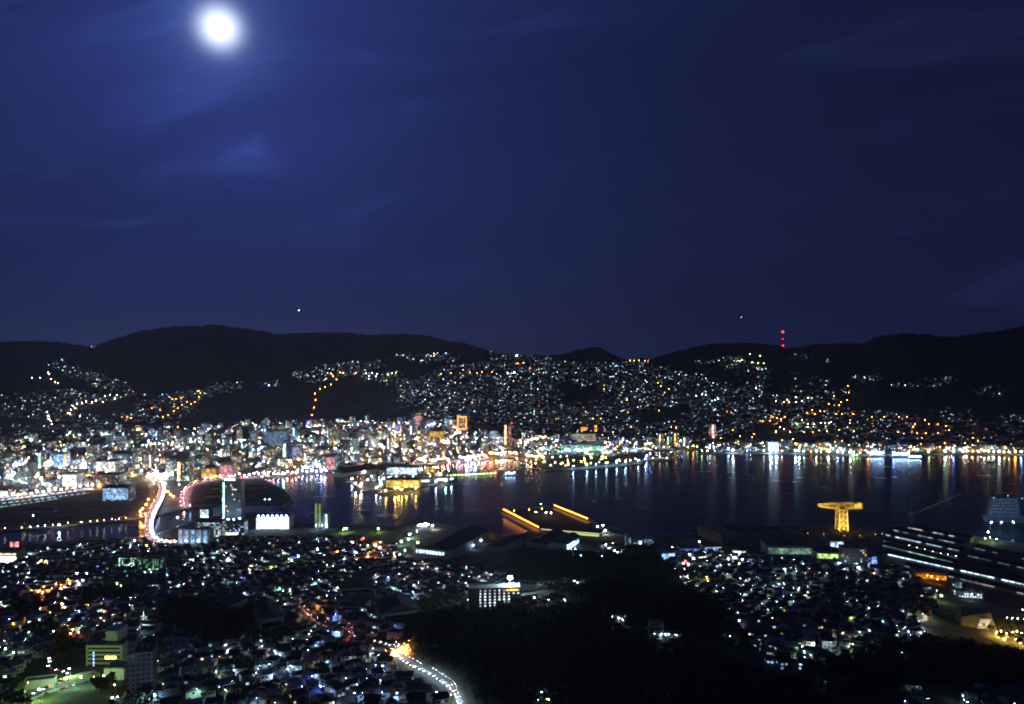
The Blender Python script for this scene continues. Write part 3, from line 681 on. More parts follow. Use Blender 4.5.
o = spec('museum_building', 'orange lit hall with a dark domed roof', 'building', 201, 216, 479, 468, 30, M_WALL[1], prob=.6, cols=['gold', 'orange']); glazed(o, 'orange', 1.6, -.9, .9, .02, .5)
add_part(o, 'dome', M_SHEDROOF, lambda m, w, d, h: m.ball((0, 0, h), w * .38, 0, 16, 10, .55))
o = spec('store_building', 'pink lit shop facade beside the bay road', 'building', 220, 233, 479, 463, 24, M_WALL[0], prob=.3); glazed(o, 'pink', .9, -.95, .95, .1, .85)
o = spec('office_building', 'broad pale office with horizontal light stripes', 'building', 264, 286, 446, 431, 30, M_WALL[4], prob=.95, cols=['sky', 'cool'], e=.9, ww=2.6, wh=1.1)
o = spec('office_building', 'blue lit panel building in the city centre', 'building', 266, 273, 458, 447, 20, M_WALL[4], prob=.2); glazed(o, 'violet', .7, -.9, .9, .05, .95)
o = spec('office_building', 'pale violet lit block behind the inner harbour', 'building', 292, 300, 461, 447, 20, M_WALL[4], prob=.2); glazed(o, 'violet', .55, -.9, .9, .05, .95)
o = spec('office_building', 'slim white tower topped by a green lamp', 'building', 282.6, 286, 464, 446, 9, M_WALL[0], prob=.3, strip=('mint', .6, 0), plant=False)
add_part(o, 'rooftop_lamp', glow('mint', 14, True), lambda m, w, d, h: m.ball((0, 0, h + 2.4), 2.0, 0, 8, 5))
o = spec('office_building', 'narrow pale tower in the city centre', 'building', 352, 358, 453, 439, 18, M_WALL[0], prob=.6, cols=['mint', 'cool'], e=1.5)
o = spec('store_building', 'bright white shop front by the ferry quay', 'building', 326, 335, 470, 457, 20, M_WALL[0], prob=.5); glazed(o, 'pink', .9, -.95, .95, .02, .95)
o = spec('office_building', 'pinkish framed block on a low rise', 'building', 414, 423, 425, 415, 20, M_WALL[1], prob=.3, cols=['pink', 'warm']); glazed(o, 'pink', .8, -.8, .8, .08, .9)
o = spec('hotel_building', 'long gold floodlit hotel with a dark hipped top', 'hotel', 427, 444, 443, 431, 22, M_WALL[1], prob=.9, cols=['gold'], e=1.5, ww=2.5, wh=2.2, storey=4)
add_part(o, 'upper_storey', M_SHEDROOF, lambda m, w, d, h: m.prism([(-w * .32, -d * .3), (w * .3, -d * .3), (w * .3, d * .3), (-w * .32, d * .3)], h + .02, h + 9))
o = spec('office_building', 'tower outlined by an orange floodlit frame', 'building', 457.5, 466.5, 430, 416, 18, M_WALL[1], prob=.5, cols=['gold', 'white'], e=1.6)
add_part(o, 'lit_frame', glow('orange', 3.0, True), lambda m, w, d, h: (m.box(-w / 2 - 1, -w / 2 + 3, -d / 2 - 1.5, -d / 2 - .2, 0, h + 4), m.box(w / 2 - 3, w / 2 + 1, -d / 2 - 1.5, -d / 2 - .2, 0, h - 2), m.box(-w / 2 + 3, w / 2 - 3, -d / 2 - 1.5, -d / 2 - .2, 1, 5), m.box(-w / 2 + 3, w / 2 - 3, -d / 2 - 1.5, -d / 2 - .2, h - 6, h - 1)))  # floodlight on the frame put in as its own glow
o = spec('apartment_building', 'beige tower with lit stairwell, one of two beside the harbour mouth', 'building', 503.5, 507.5, 449, 425, 16, M_WALL[1], prob=.25, cols=['warm'], strip=('warm', .3, 0))
o = spec('apartment_building', 'beige tower with a red beacon on its roof', 'building', 508, 512, 449, 424.5, 16, M_WALL[1], prob=.25, cols=['warm', 'pink'], beacon=True)
o = spec('hall_building', 'long low glass hall glowing pale green behind the park', 'building', 560, 604, 452, 444.5, 30, M_WALL[4], prob=.3, cols=['mint']); glazed(o, 'mint', .8, -.98, .98, .05, .7)
o = spec('hotel_building', 'gridded white hotel with rows of lit windows above the glass hall', 'hotel', 571, 596, 443, 434, 24, M_WALL[0], prob=.85, cols=['mint', 'cool', 'warm'], e=1.4)
o = spec('church_building', 'small gabled church floodlit orange on the hillside', 'church', 580.5, 588, 432, 427, 16, M_WALL[1], prob=0, plant=False); glazed(o, 'orange', 3, -.85, .85, .05, .95)  # orange floodlight on the church front put in as a glowing face
add_part(o, 'gable_roof', M_TILE[0], lambda m, w, d, h: m.add([(-w / 2, -d / 2, h), (w / 2, -d / 2, h), (0, -d / 2, h * 1.7), (-w / 2, d / 2, h), (w / 2, d / 2, h), (0, d / 2, h * 1.7)], [(0, 1, 2), (3, 5, 4), (0, 2, 5, 3), (1, 4, 5, 2)]))
o = spec('bell_tower', 'slim orange floodlit tower beside the small church', 'tower', 594.5, 597.2, 432, 425, 8, M_WALL[1], prob=0, plant=False); glazed(o, 'orange', 2.6, -.9, .9, .05, .95)  # floodlight on the tower front put in as glow, no real glazing
o = spec('office_building', 'pinkish lit tower above the far quay', 'building', 710, 716, 438, 424, 18, M_WALL[0], prob=.4, cols=['pink', 'warm'], strip=('pink', .3, 0))
for x0, x1, yt, c in ((659, 664, 434, 'warm'), (667, 672, 436, 'mint'), (674, 679, 433, 'gold'), (683, 689, 437, 'cool')):
    spec('apartment_building', 'waterfront apartment tower with %s stairwell lights by the marina' % {'warm': 'warm', 'mint': 'pale green', 'gold': 'golden', 'cool': 'cool white'}[c], 'building', x0, x1, 446, yt, 18, M_WALL[2], prob=.45, cols=[c, 'warm', 'mint'], strip=(c, .14, -.6))
o = spec('shop_building', 'floodlit white building at the water edge of the far quay', 'building', 768, 779, 451.5, 442, 22, M_WALL[0], prob=.3); glazed(o, 'cool', 2.2, -.95, .95, .05, .95)
o = spec('hall_building', 'bright lit hall at the head of the ferry pier', 'terminal', 386, 418, 475, 467, 40, M_WALL[0], prob=.5, cols=['cool']); glazed(o, 'cool', 1.7, -.95, .95, .1, .9)
o = spec('market_building', 'low gold lit shopping hall on the ferry pier', 'building', 386, 420, 487.5, 480, 34, M_WALL[1], prob=.5, cols=['gold']); glazed(o, 'gold', 1.4, -.98, .98, .04, .92)
# orange dome beside the pier hall
p = P(430, 474.5); s = p.y / F
o = empty('lit_dome', p + Vector((0, 20, 0)), 0, 'round orange lit dome on the ferry pier', 'dome')
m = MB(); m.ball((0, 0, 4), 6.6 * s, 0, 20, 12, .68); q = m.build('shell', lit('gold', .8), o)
m = MB()
for i in range(10):
    a = math.pi * i / 10; pr = None
    for k in range(13):
        b_ = math.pi * k / 12; v = Vector((math.cos(a) * math.cos(b_), math.sin(a) * math.cos(b_), .68 * math.sin(b_))) * (6.6 * s + .2) + Vector((0, 0, 4))
        if pr is not None: m.tube(pr, v, .22, n=4)
        pr = v
m.build('rib', M_STEEL, q)
MB().tube((0, 0, -3), (0, 0, 5), 6.9 * s, n=20).build('base', M_CONC, o)
# ferry sheds on the pier
o = shed('pier_shed', 'long dark pier shed with lit white edge beside the inner harbour', 'shed', 332, 345, 476, 472.5, 110, -.75); 
for i in range(9):
    add_part(o, 'eave_light', glow('mint', 5, True), lambda m, w, d, h: m.box(-w / 2 - 1.2, -w / 2 - .2, -d / 2 + i * d / 9, -d / 2 + i * d / 9 + 6, h * .5, h * .9))
for x, y, n in ((424, 483, 'white canopy lit hall at the pier tip'), (442, 481.5, 'second canopy lit hall at the pier tip')):
    o = shed('pier_shed', n, 'shed', x - 6, x + 6, y, y - 3.5, 22, 0, .12, M_CONC); glazed(o, 'white', 1.6, -.9, .9, .2, .9)
# green jetty with lamps and a red end beacon
a = Vector((*wpt(438, 477.2), 0)); c = Vector((*wpt(496, 474.3), 0)); dv = (c - a).normalized(); nv = Vector((-dv.y, dv.x, 0))
o = empty('jetty', a, math.atan2(dv.y, dv.x), 'narrow jetty lit green with a red light at its end', 'jetty'); ln = (c - a).length
m = MB(); m.box(0, ln, -3, 3, 1.6, 2.4)
m.build('deck', M_CONC, o)
for i in range(14): MB().tube((ln * (i + .5) / 14, 0, -5), (ln * (i + .5) / 14, 0, 1.6), .5).build('pile', M_CONC, o)
for i in range(16):
    MB().box(ln * (i + .5) / 16 - 2.6, ln * (i + .5) / 16 + 2.6, -3.3, -2.9, 3.2, 4.4).build('rail_light', glow('lime', 7 if i % 2 else 12, True), o)
MB().ball((ln - 1, 0, 5.5), 1.9).build('end_beacon', glow('red', 16, True), o)

# sidings on the dark rail land: ballast and rails
M_BAL = mat('ballast', (.16, .15, .14), .95, .4, 1.5)
for (ax, ay, bx, by), n in (((-20, 516, 128, 505.5), 7), ((192, 499, 276, 492), 5)):
    for i in range(n):
        k = i * (1.7 if n > 5 else 1.9); a = Vector((*wpt(ax, ay + k - 4, 3), 3.05)); c = Vector((*wpt(bx - i * 2, by + k - 4, 3), 3.05)); dv = (c - a).normalized(); nv = Vector((-dv.y, dv.x, 0))
        m = MB(); m.add([tuple(a + nv * 2), tuple(c + nv * 2), tuple(c - nv * 2), tuple(a - nv * 2)], [(0, 3, 2, 1)])
        for sg in (-.53, .53): m.add([tuple(a + nv * (sg + .04) + Vector((0, 0, .2))), tuple(c + nv * (sg + .04) + Vector((0, 0, .2))), tuple(c + nv * (sg - .04) + Vector((0, 0, .2))), tuple(a + nv * (sg - .04) + Vector((0, 0, .2)))], [(0, 3, 2, 1)], 1)
        structure(m.build('railway_track', [M_BAL, M_STEEL]))
for px, py, ln, lab in ((225, 489, 66, 'dark low goods shed on the rail land inside the curved bay road'), (255, 488.5, 50, 'second dark goods shed on the rail land, nearer the inner basin'), (215, 497, 40, 'small dark store on the rail land nearest the tall dark tower'), (40, 512, 60, 'long dark engine shed on the rail land by the river')):
    p = P(px, py); o = empty('goods_shed', p, .08, lab, 'shed'); MB().box(-ln / 2, ln / 2, -7, 7, -1, 5).build('wall', M_SHEDWALL, o)
    r = MB(); r.gable(ln, 14, 5.02, 2.6, .5); r.build('roof', M_SHEDROOF, o)
# train platforms
for i, (x0, y0, x1, y1) in enumerate(((-40, 503.5, 76, 489), (-40, 506.5, 82, 491.5), (-40, 510, 88, 494.2), (-30, 513, 60, 499.5))):
    a = Vector((*wpt(x0, y0, 3), 3)); c = Vector((*wpt(x1, y1, 3), 3)); ln = (c - a).length
    o = empty('train_platform', a, math.atan2(c.y - a.y, c.x - a.x), None, 'platform', 'platforms of the railway station')
    o['label'] = ['roofed train platform lit white, farthest of four from the river', 'roofed train platform lit white, second of four', 'roofed train platform lit white, third of four', 'roofed train platform lit green, nearest of four to the river'][i]
    MB().box(0, ln, -4, 4, -2, 1.1).build('deck', M_CONC, o)
    MB().box(0, ln, -5, 5, 5.2, 5.5).build('roof', M_SHEDROOF, o)
    m = MB()
    for k in range(int(ln // 14)): m.tube((k * 14 + 5, 0, 1.1), (k * 14 + 5, 0, 5.2), .2, n=5)
    m.build('roof_post', M_STEEL, o)
    for k in range(int(ln // 12)):
        MB().box(k * 12 + 1, k * 12 + RND.uniform(5, 11), -5.3, -5.05, 3.6, 4.9).build('platform_light', glow(['cool', 'sky', 'sky', 'mint'][i], [3.5, 2.6, 1.8, .9][i], True), o)

# ------------------------------------------------------------------ near bank: towers, halls, hospital
o = spec('apartment_tower', 'tall dark apartment tower with lit stair strip and red roof beacon', 'tower', 221, 241, 522, 481, 20, M_WALL[0], prob=.07, cols=['cool', 'mint', 'warm', 'gold'], e=2.5, beacon=True, strip=('mint', .07, -.72), plant=False)
add_part(o, 'roof_sign', glow('white', 3.5, True), lambda m, w, d, h: m.box(-w * .33, w * .2, -d / 2 - .3, -d / 2 + .2, h + 1, h + 4))
o = spec('office_building', 'dark block with an open grid of bright windows beside the tall tower', 'building', 192, 209, 521, 509.5, 22, M_WALL[2], prob=0, e=2); glazed(o, 'cool', 1.7, -.05, .95, .3, .98); glazed(o, 'orange', 1.1, -.2, .9, .02, .22)
o = spec('apartment_building', 'long apartment block with vertical bands of white windows', 'building', 178, 211, 543.5, 529.5, 14, M_WALL[0], rz=-.12, prob=0)
w_, d_, h_ = o['_dim']
for i in range(5):
    add_part(o, 'lit_stairwell', lit('sky', 1.0), lambda m, w, d, h: [m.box(-w * .46 + i * w * .2 - 1.6, -w * .46 + i * w * .2 + 4.2, -d / 2 - .25, -d / 2 - .05, s * 3.2 + .5, s * 3.2 + 2.5) for s in range(int(h // 3.2))])
o = spec('hospital_building', 'white lit building with a wide glass side behind the apartment block', 'building', 195, 222, 537, 521, 20, M_WALL[0], prob=.7, cols=['cool', 'cool', 'warm'], e=1.6)
o = spec('hall_building', 'pale flat block lit white at the foot of the tall tower', 'building', 222, 244, 535, 522.5, 20, M_WALL[0], prob=.25, cols=['sky']); glazed(o, 'white', 2.0, -.95, .5, .0, .2)
o = spec('sports_hall', 'floodlit white hall glowing brightest on the near bank', 'building', 256, 289, 529.5, 517, 36, M_WALL[0], prob=0, plant=False); glazed(o, 'cool', 4.5, -.99, .99, .05, .98)  # floodlit front put in as a glowing face
for i in range(7): add_part(o, 'roof_floodlight', glow('sky', 26, True), lambda m, w, d, h: m.ball((-w * .42 + i * w * .14, -d / 2 - .8, h + 2.2), 1.5, 0, 8, 5))
o = spec('apartment_tower', 'slim tower with two yellow green lit bands by the harbour', 'tower', 314.5, 321.5, 528, 503, 16, M_WALL[1], prob=0, strip=('lime', .16, -.55), e=.32, plant=False)
add_part(o, 'lit_stairwell', lit('lime', .6), lambda m, w, d, h: [m.box(w * .1, w * .32, -d / 2 - .4, -d / 2 - .05, s * 3.2 + .4, s * 3.2 + 2.6) for s in range(int(h // 3.2))])
o = spec('apartment_tower', 'lower dark tower with one white lit strip beside the slim tower', 'tower', 321.8, 328.5, 528, 513, 16, M_WALL[2], prob=.05, strip=('sky', .32, .35), plant=False)
o = spec('store_building', 'store with glaring white glass front at the edge of the view', 'building', -22, 16.5, 563, 551, 24, M_WALL[0], prob=0); glazed(o, 'white', 3.4, -.99, .99, .0, .62); glazed(o, 'warm', 2.2, -.99, .99, .70, .85)
o = spec('billboard', 'pink glowing billboard box above the riverside store', 'billboard', 9.5, 19.5, 551, 541, 6, M_DARK, prob=0, plant=False); glazed(o, 'pink', 1.3, -.9, .9, .35, .95, 'billboard_face', 9)
o = spec('school_building', 'green lit school block with rows of windows', 'school', 119, 137, 568, 555, 14, M_WALL[2], prob=.5, cols=['mint', 'green'], e=1.5, strip=('mint', .05, -.95))
o = spec('school_building', 'broad green glowing classroom block beside the green school', 'school', 142, 160, 572, 558, 14, M_WALL[2], prob=.7, cols=['mint', 'green'], e=.8)
o = spec('hospital_building', 'hospital main block lit green with two yellow windows', 'hospital', 86, 122, 666, 643, 26, mat('hospital_wall', (0.50, 0.52, 0.42), .8, .15), prob=0)
for x in (.2, .55): add_part(o, 'lit_window', lit('gold', 3), lambda m, w, d, h: m.box(x * w / 2 - 2, x * w / 2 + 2, -d / 2 - .2, -d / 2 - .05, h * .42, h * .55))
for i in range(6): add_part(o, 'dark_window_row', M_GLASS, lambda m, w, d, h: m.box(-w * .45, w * .45, -d / 2 - .12, -d / 2 - .04, 2 + i * 3.3, 3.4 + i * 3.3))
add_part(o, 'rooftop_tower', mat('hospital_wall', (0.50, 0.52, 0.42)), lambda m, w, d, h: m.box(-w * .05, w * .28, -d * .3, d * .3, h + .02, h + 9.5))
for i in range(5): add_part(o, 'stair_light', glow('sky', 3), lambda m, w, d, h: m.box(-w * .30, -w * .27, -d / 2 - .3, -d / 2 - .1, h * (.1 + .14 * i), h * (.17 + .14 * i)))
o = spec('hospital_building', 'low yellow green lit wing in front of the hospital', 'hospital', 104, 124, 680, 667, 16, mat('hospital_wall', (0.50, 0.52, 0.42)), prob=.1, cols=['lime'], plant=False)
o = spec('apartment_tower', 'dark tiled tower block standing right before the hospital', 'tower', 124, 147, 694, 652, 20, facade('dark_tile_facade', (0.13, 0.11, 0.12)), rz=.3, prob=.02, cols=['sky'])
add_part(o, 'corner_turret', mat('dark_tile_wall', (0.10, 0.085, 0.10)), lambda m, w, d, h: m.box(-w * .48, -w * .2, -d * .45, d * .2, h + .02, h + 9))
o = spec('office_building', 'long white wall building washed in green light', 'building', 24, 50, 690, 680, 7, mat('hospital_wall', (0.50, 0.52, 0.42)), rz=.3, prob=0, plant=False)
# dormitory: a grid of separate windows
o = spec('dormitory_building', 'dormitory with a grid of small white windows under a glaring floodlight', 'building', 468, 520, 606, 588, 16, M_PLAIN[2], rz=.08, prob=0, plant=False)
w_, d_, h_ = o['_dim']
for r_ in range(6):
    for c_ in range(11):
        if c_ < 2: continue
        m = MB(); x = -w_ / 2 + w_ * (c_ + .5) / 11; z = h_ * (r_ + .25) / 6
        if c_ > 8 and r_ < 4: continue
        m.box(x - .8, x + .8, -d_ / 2 - .15, -d_ / 2 - .04, z, z + 1.2); m.build('lit_window', lit('cool' if (r_ + c_ * 3) % 7 else 'warm', 2.0), o)
add_part(o, 'lit_corridor', lit('gold', 2.5), lambda m, w, d, h: m.box(w * .22, w * .46, -d / 2 - .5, -d / 2 - .2, h * .88, h * .97))
o = spec('gym_hall', 'pale long wall catching the floodlight behind the dormitory', 'hall', 518, 553, 590, 584, 14, M_PLAIN[0], rz=-.1, prob=0, plant=False)
for a in ((383, 420, 622, 612, 34, .35, 'gym with a dark barrel-like roof above the orange lit yard'), (334, 362, 612, 606, 30, -.2, 'low dark hall with a pale roof edge behind the gym'), (205, 228, 614, 606, 34, -.35, 'dark gable hall beside the sunken park'),
          (262, 282, 634, 618, 44, .45, 'long dark school hall with pale gutters'), (340, 372, 596, 588, 26, .2, 'grey roofed hall on the slope above the gym')):
    o = shed('gym_hall', a[6], 'hall', a[0], a[1], a[2], a[3], a[4], a[5], .22, M_SHEDROOF, M_PLAIN[2])
    add_part(o, 'dark_window_row', M_GLASS, lambda m, w, d, h: m.box(-w * .42, w * .42, -d / 2 - .1, -d / 2 - .03, h * .45, h * .75))

# ------------------------------------------------------------------ shipyard
o = shed('factory_hall', 'huge dark factory hall with a row of white windows along its front', 'factory', 412, 452, 557, 549, 150, -.38, .10, M_SHEDROOF, M_SHEDWALL)
for i in range(9): add_part(o, 'lit_window', lit('cool', 2.2), lambda m, w, d, h: m.box(-w * .42 + i * w * .085, -w * .42 + i * w * .085 + w * .06, -d / 2 - .2, -d / 2 - .05, h * .35, h * .75))
o = shed('factory_hall', 'striped roof workshop at the shipyard quay', 'factory', 486, 500, 552, 546, 70, -.55, .2, M_SHEDROOF, M_SHEDWALL, ribs=6)
o = shed('factory_hall', 'ribbed dark workshop between the pier and the wood', 'factory', 527, 548, 549, 543, 80, -.5, .2, M_SHEDROOF, M_SHEDWALL, ribs=8)
o = shed('factory_hall', 'workshop with a blue white lit gable beside the pier', 'factory', 552, 568, 549, 543, 60, -.45, .2); add_part(o, 'lit_gable', lit('sky', 2.2), lambda m, w, d, h: m.box(w * .42, w / 2 + .2, -d / 2 - .3, d * .3, h * .1, h * .9))
m = MB(); m.add([(*wpt(*q, 3), 3.06) for q in ((503, 513.5), (556, 509), (590, 523), (604, 537), (560, 547), (520, 547), (538, 533))], [(0, 6, 5, 4, 3, 2, 1)]); structure(m.build('yard_paving', mat('dark_slag', (.022, .022, .023), .95, .3)))  # near-black sheet: darkness of the unlit yard put into the ground colour
a = Vector((*wpt(540, 533.5, 3), 3)); c = Vector((*wpt(600, 538.5, 3), 3)); dv = c - a
o = empty('transit_shed', (a + c) / 2, math.atan2(dv.y, dv.x), 'long flat transit shed with yellow green lit eaves', 'shed'); ln = dv.length; o['_dim'] = (ln, 26, 9)
MB().box(-ln / 2, ln / 2, 0, 26, -3, 9).build('wall', mat('cream_cladding', (.55, .52, .35), .7, .15), o); MB().box(-ln / 2 - .8, ln / 2 + .8, -1.6, 27, 9.02, 9.7).build('roof', M_SHEDROOF, o)
MB().box(-ln / 2 + 2, ln / 2 - 1, -.5, -.1, 7.6, 8.9).build('eave_light', glow('warm', 1.3, True), o); MB().box(-ln * .02, ln / 2 - 2, -.5, -.1, 3.4, 5.9).build('lit_front', glow('lime', 1.0, True), o)
for pa, pb, n in (((503, 513), (539, 532), 19), ((554, 509), (588, 523), 19)):
    A = Vector((*wpt(*pa, 3), 3.2)); B = Vector((*wpt(*pb, 3), 3.2)); dv = B - A
    o = empty('pier_apron', A, math.atan2(dv.y, dv.x), 'pale concrete apron under %s orange lamps of the shipyard pier' % ('the western row of' if pa[0] < 520 else 'the eastern row of'), 'pier'); MB().box(-4, dv.length + 4, -5, 5, -3, .25).build('deck', mat('pale_concrete', (.5, .47, .42), .8, .15), o)
    MB().box(-4, dv.length + 4, 5.02, 5.6, .25, 2.6).build('kerb', M_CONC, o)
    for i in range(n):
        q = A + dv * ((i + .5) / n); lamp(0, 0, 'orange', 20, 1.3, q + Vector((0, 0, .25)), .5, 'orange lamp on a tall pier mast')
for x, y in ((514, 510.5), (529, 509.5), (542, 508.5)): lamp(x, y, 'orange', 60, .8)
for x, y in ((536, 512), (546, 512.5), (551, 513)): lamp(x, y, 'white', 90, 1.0)
lamp(541, 498.5, 'mint', 40, .9, Vector((*wpt(541, 507.5, 3), 3)), 1.7, 'green navigation lamp on a tall mast')
o = spec('office_building', 'dark office with stacked white windows beside the wooded mound', 'office', 626, 632, 547, 536.5, 14, M_WALL[2], prob=.8, cols=['cool'], e=1.2)
o = spec('office_building', 'L-shaped shipyard office with a bright stair tower', 'office', 632, 644, 548, 538.5, 14, M_WALL[4], prob=.6, cols=['sky', 'cool'], e=1.5, strip=('cool', .2, .4))
o = spec('office_building', 'pale blue lit office wing by the wooded mound', 'office', 643.5, 654, 545, 538, 14, M_WALL[4], prob=.7, cols=['sky', 'blue'], e=1.1)
o = spec('workshop_building', 'workshop glowing pale white through its glass wall', 'building', 659.5, 674, 560, 552.5, 20, M_WALL[4], rz=.25, prob=0); glazed(o, 'sky', 1.1, -.97, .97, .1, .9)
o = shed('dock_shed', 'tall angled dock shed with pale roof ridges', 'shed', 721, 741, 545, 537, 80, .28, .06, M_SHEDROOF, mat('brown_cladding', (.2, .17, .14), .7, .2))
for x in (-.48, -.1, .2, .47): add_part(o, 'roof_rail', M_PLAIN[1], lambda m, w, d, h: m.box(x * w - .5, x * w + .5, -d / 2, d / 2, h + w * .05, h + w * .07 + 1))
for a in ((704, 722, 552, 546, 22, .1, 'sky', .7, 'pale lit low shed beside the angled dock shed'), (680, 700, 553, 548, 20, .1, 'blue', .6, 'low bluish lit shed on the yard'), (733, 745, 555, 550, 18, -.4, 'white', 1.2, 'small white fronted shed behind the yard lamps'),
          (768, 815, 557, 546, 40, -.06, 'mint', .28, 'long pale walled hall at the shipyard'), (817, 844, 561, 552, 26, -.08, 'lime', .9, 'hall with two long green white window bands'), (694, 708, 560, 556, 16, .4, 'white', 1.3, 'small bright walled store in the yard')):
    o = shed('factory_hall', a[8], 'factory', *a[:6], .1); glazed(o, a[6], a[7], -.97, .97, .25, .8, 'lit_window_band')
o = spec('office_building', 'bright white square block below the gold crane', 'building', 830, 844, 551, 540.5, 24, M_WALL[0], prob=0); glazed(o, 'cool', 1.4, -.97, .97, .1, .9)
o = spec('office_building', 'dark office block with three lit windows below the gold crane', 'office', 845, 868, 569, 549, 24, M_WALL[2], rz=-.1, prob=.12, cols=['sky', 'cool', 'gold'], e=2); 
o = spec('office_building', 'grey office with one blue lit corner', 'office', 866, 879, 566, 556, 18, M_WALL[2], rz=-.1, prob=.25, cols=['sky', 'warm']); glazed(o, 'blue', 1.5, -.1, .7, .2, .95)
# long shipyard halls stepping down to the right, with strips of lights
for i, (x0, y0, x1, y1, d, h, c, e, lab) in enumerate((
        (908, 531.0, 970, 543, 16, 8, 'white', .9, 'long quay hall with a thin white light strip, farthest from the houses'), (894, 532.5, 962, 547, 14, 6, 'cool', .7, 'long low hall with a broken row of faint lights'),
        (886, 538.5, 960, 555, 16, 8, 'cool', 1.9, 'long hall with a bright white strip on its near half'), (884, 543.5, 962, 562, 14, 6, 'cool', .5, 'dim long hall with small lights under its eaves'), (883, 548.5, 964, 568.5, 16, 7, 'mint', 1.1, 'long hall lit pale green in its middle'),
        (883, 558, 1060, 598, 24, 9, 'cool', 2.6, 'longest factory hall with the brightest white light strip'), (975, 552, 1060, 571, 18, 8, 'cool', .35, 'dark quay hall with faint lamps near the big ship'), (968, 559, 1060, 580, 16, 7, 'cool', .3, 'second dark hall behind the quay hall, barely lit'), (905, 568, 1060, 605, 14, 5, 'white', .35, 'low dark workshop row before the longest hall'))):
    a = Vector((*wpt(x0, y0, 3), 3)); c_ = Vector((*wpt(x1, y1, 3), 3)); dv = c_ - a; ln = dv.length
    o = empty('factory_hall', a, math.atan2(dv.y, dv.x), lab, 'factory', 'long halls of the shipyard'); o['_dim'] = (ln, d, h)
    MB().box(0, ln, 0, d, -3, h).build('wall', M_SHEDWALL, o)
    r = MB(); r.add([(-1, -1, h + .02), (ln + 1, -1, h + .02), (ln + 1, d + 1, h + .02), (-1, d + 1, h + .02), (-1, d / 2, h + 4), (ln + 1, d / 2, h + 4)], [(0, 1, 5, 4), (2, 3, 4, 5), (1, 2, 5), (3, 0, 4), (3, 2, 1, 0)]); r.build('roof', M_SHEDROOF, o)
    k = 0; n = int(ln // 9)
    for k in range(n):
        if RND.random() < (.12 if e > 1.5 else .3): continue
        f = e * RND.choice([.5, .8, 1, 1.3]); f = round(f, 1) or .1
        if (i == 2 and k > n * .5) or (i == 4 and not .3 < k / n < .7): f = round(f * .35, 1)
        MB().box(k * 9 + .1, k * 9 + RND.uniform(7, 8.9), -1.4, -1.1, h - 1.9, h - .9 - (0 if e > 1.5 else .4)).build('strip_light', glow(c, f * 1.3, True), o)
for x, y in ((909, 545), (917, 547), (925, 549), (933, 551), (941, 553), (948, 554), (956, 555.5)): lamp(x, y, 'white', 26, .7)
for x, y in ((921, 573), (926, 575), (931, 576), (938, 579)): lamp(x, y, 'orange', 150, .8)
o = spec('factory_hall', 'orange lit open workshop below the long factory', 'factory', 918, 948, 580, 573, 20, mat('rust_cladding', (.35, .2, .1)), rz=-.25, prob=0, plant=False); glazed(o, 'orange', .7, -.9, .9, .1, .7)
o = spec('silo_tower', 'white square tower block before the orange workshop', 'tower', 955, 962, 594, 582, 10, M_WALL[0], prob=.1, cols=['sky']); glazed(o, 'sky', .7, -.95, .95, .2, .98)
o = spec('office_building', 'flat white lit depot beside the white tower block', 'building', 960, 983, 598, 592, 14, M_WALL[0], rz=-.2, prob=.6, cols=['sky', 'cool'], e=2)

# ------------------------------------------------------------------ giant cantilever crane, floodlit
p = P(841.5, 530.5); s = p.y / F; H = 22.0 * s
o = empty('cantilever_crane', p, math.radians(4), 'giant hammerhead crane floodlit gold at the shipyard quay', 'crane')
M_CR = mat('crane_paint', (.62, .47, .16), .55, .12, .3)  # gold of the floodlighting put into the base colour
m = MB(); b0, b1 = 8.0, 7.0
cor = [(-1, -1), (1, -1), (1, 1), (-1, 1)]
for x, y in cor: m.tube((x * b0, y * b0, 0), (x * b1, y * b1, H), .95, .85, 6)
nl = 4
for i in range(nl):
    z0, z1 = H * i / nl, H * (i + 1) / nl; r0 = b0 + (b1 - b0) * i / nl; r1 = b0 + (b1 - b0) * (i + 1) / nl
    for k in range(4):
        a, b_ = cor[k], cor[(k + 1) % 4]
        m.tube((a[0] * r0, a[1] * r0, z0), (b_[0] * r1, b_[1] * r1, z1), .36, n=5); m.tube((b_[0] * r0, b_[1] * r0, z0), (a[0] * r1, a[1] * r1, z1), .36, n=5)
        m.tube((a[0] * r1, a[1] * r1, z1), (b_[0] * r1, b_[1] * r1, z1), .6, n=5)
m.build('tower', M_CR, o)
j = MB(); xl, xr = -23.5 * s, 20.0 * s; zb = H + .5
def jz(x): return zb + (5.2 * s if x > -9 * s else 5.2 * s - 2.8 * s * (-9 * s - x) / (14.5 * s) * .45), zb + (0 if x > -9 * s else (-9 * s - x) / (14.5 * s) * 2.4 * s)
n = 11
for sy in (-4.6, 4.6):
    pts = [xl + (xr - xl) * i / n for i in range(n + 1)]
    for i in range(n):
        t0, q0 = jz(pts[i]); t1, q1 = jz(pts[i + 1])
        j.tube((pts[i], sy, t0), (pts[i + 1], sy, t1), .55, n=5); j.tube((pts[i], sy, q0), (pts[i + 1], sy, q1), .55, n=5)
        j.tube((pts[i], sy, q0), (pts[i], sy, t0), .24, n=5)
        j.tube((pts[i], sy, q0 if i % 2 else t0), (pts[i + 1], sy, t1 if i % 2 else q1), .24, n=5)
    j.tube((pts[n], sy, jz(pts[n])[0]), (pts[n], sy, jz(pts[n])[1]), .5, n=5)
for i in range(0, n + 1, 2):
    t0, q0 = jz(pts[i]); j.tube((pts[i], -4.6, t0), (pts[i], 4.6, t0), .4, n=5); j.tube((pts[i], -4.6, q0), (pts[i], 4.6, q0), .4, n=5)
j.build('jib', M_CR, o)
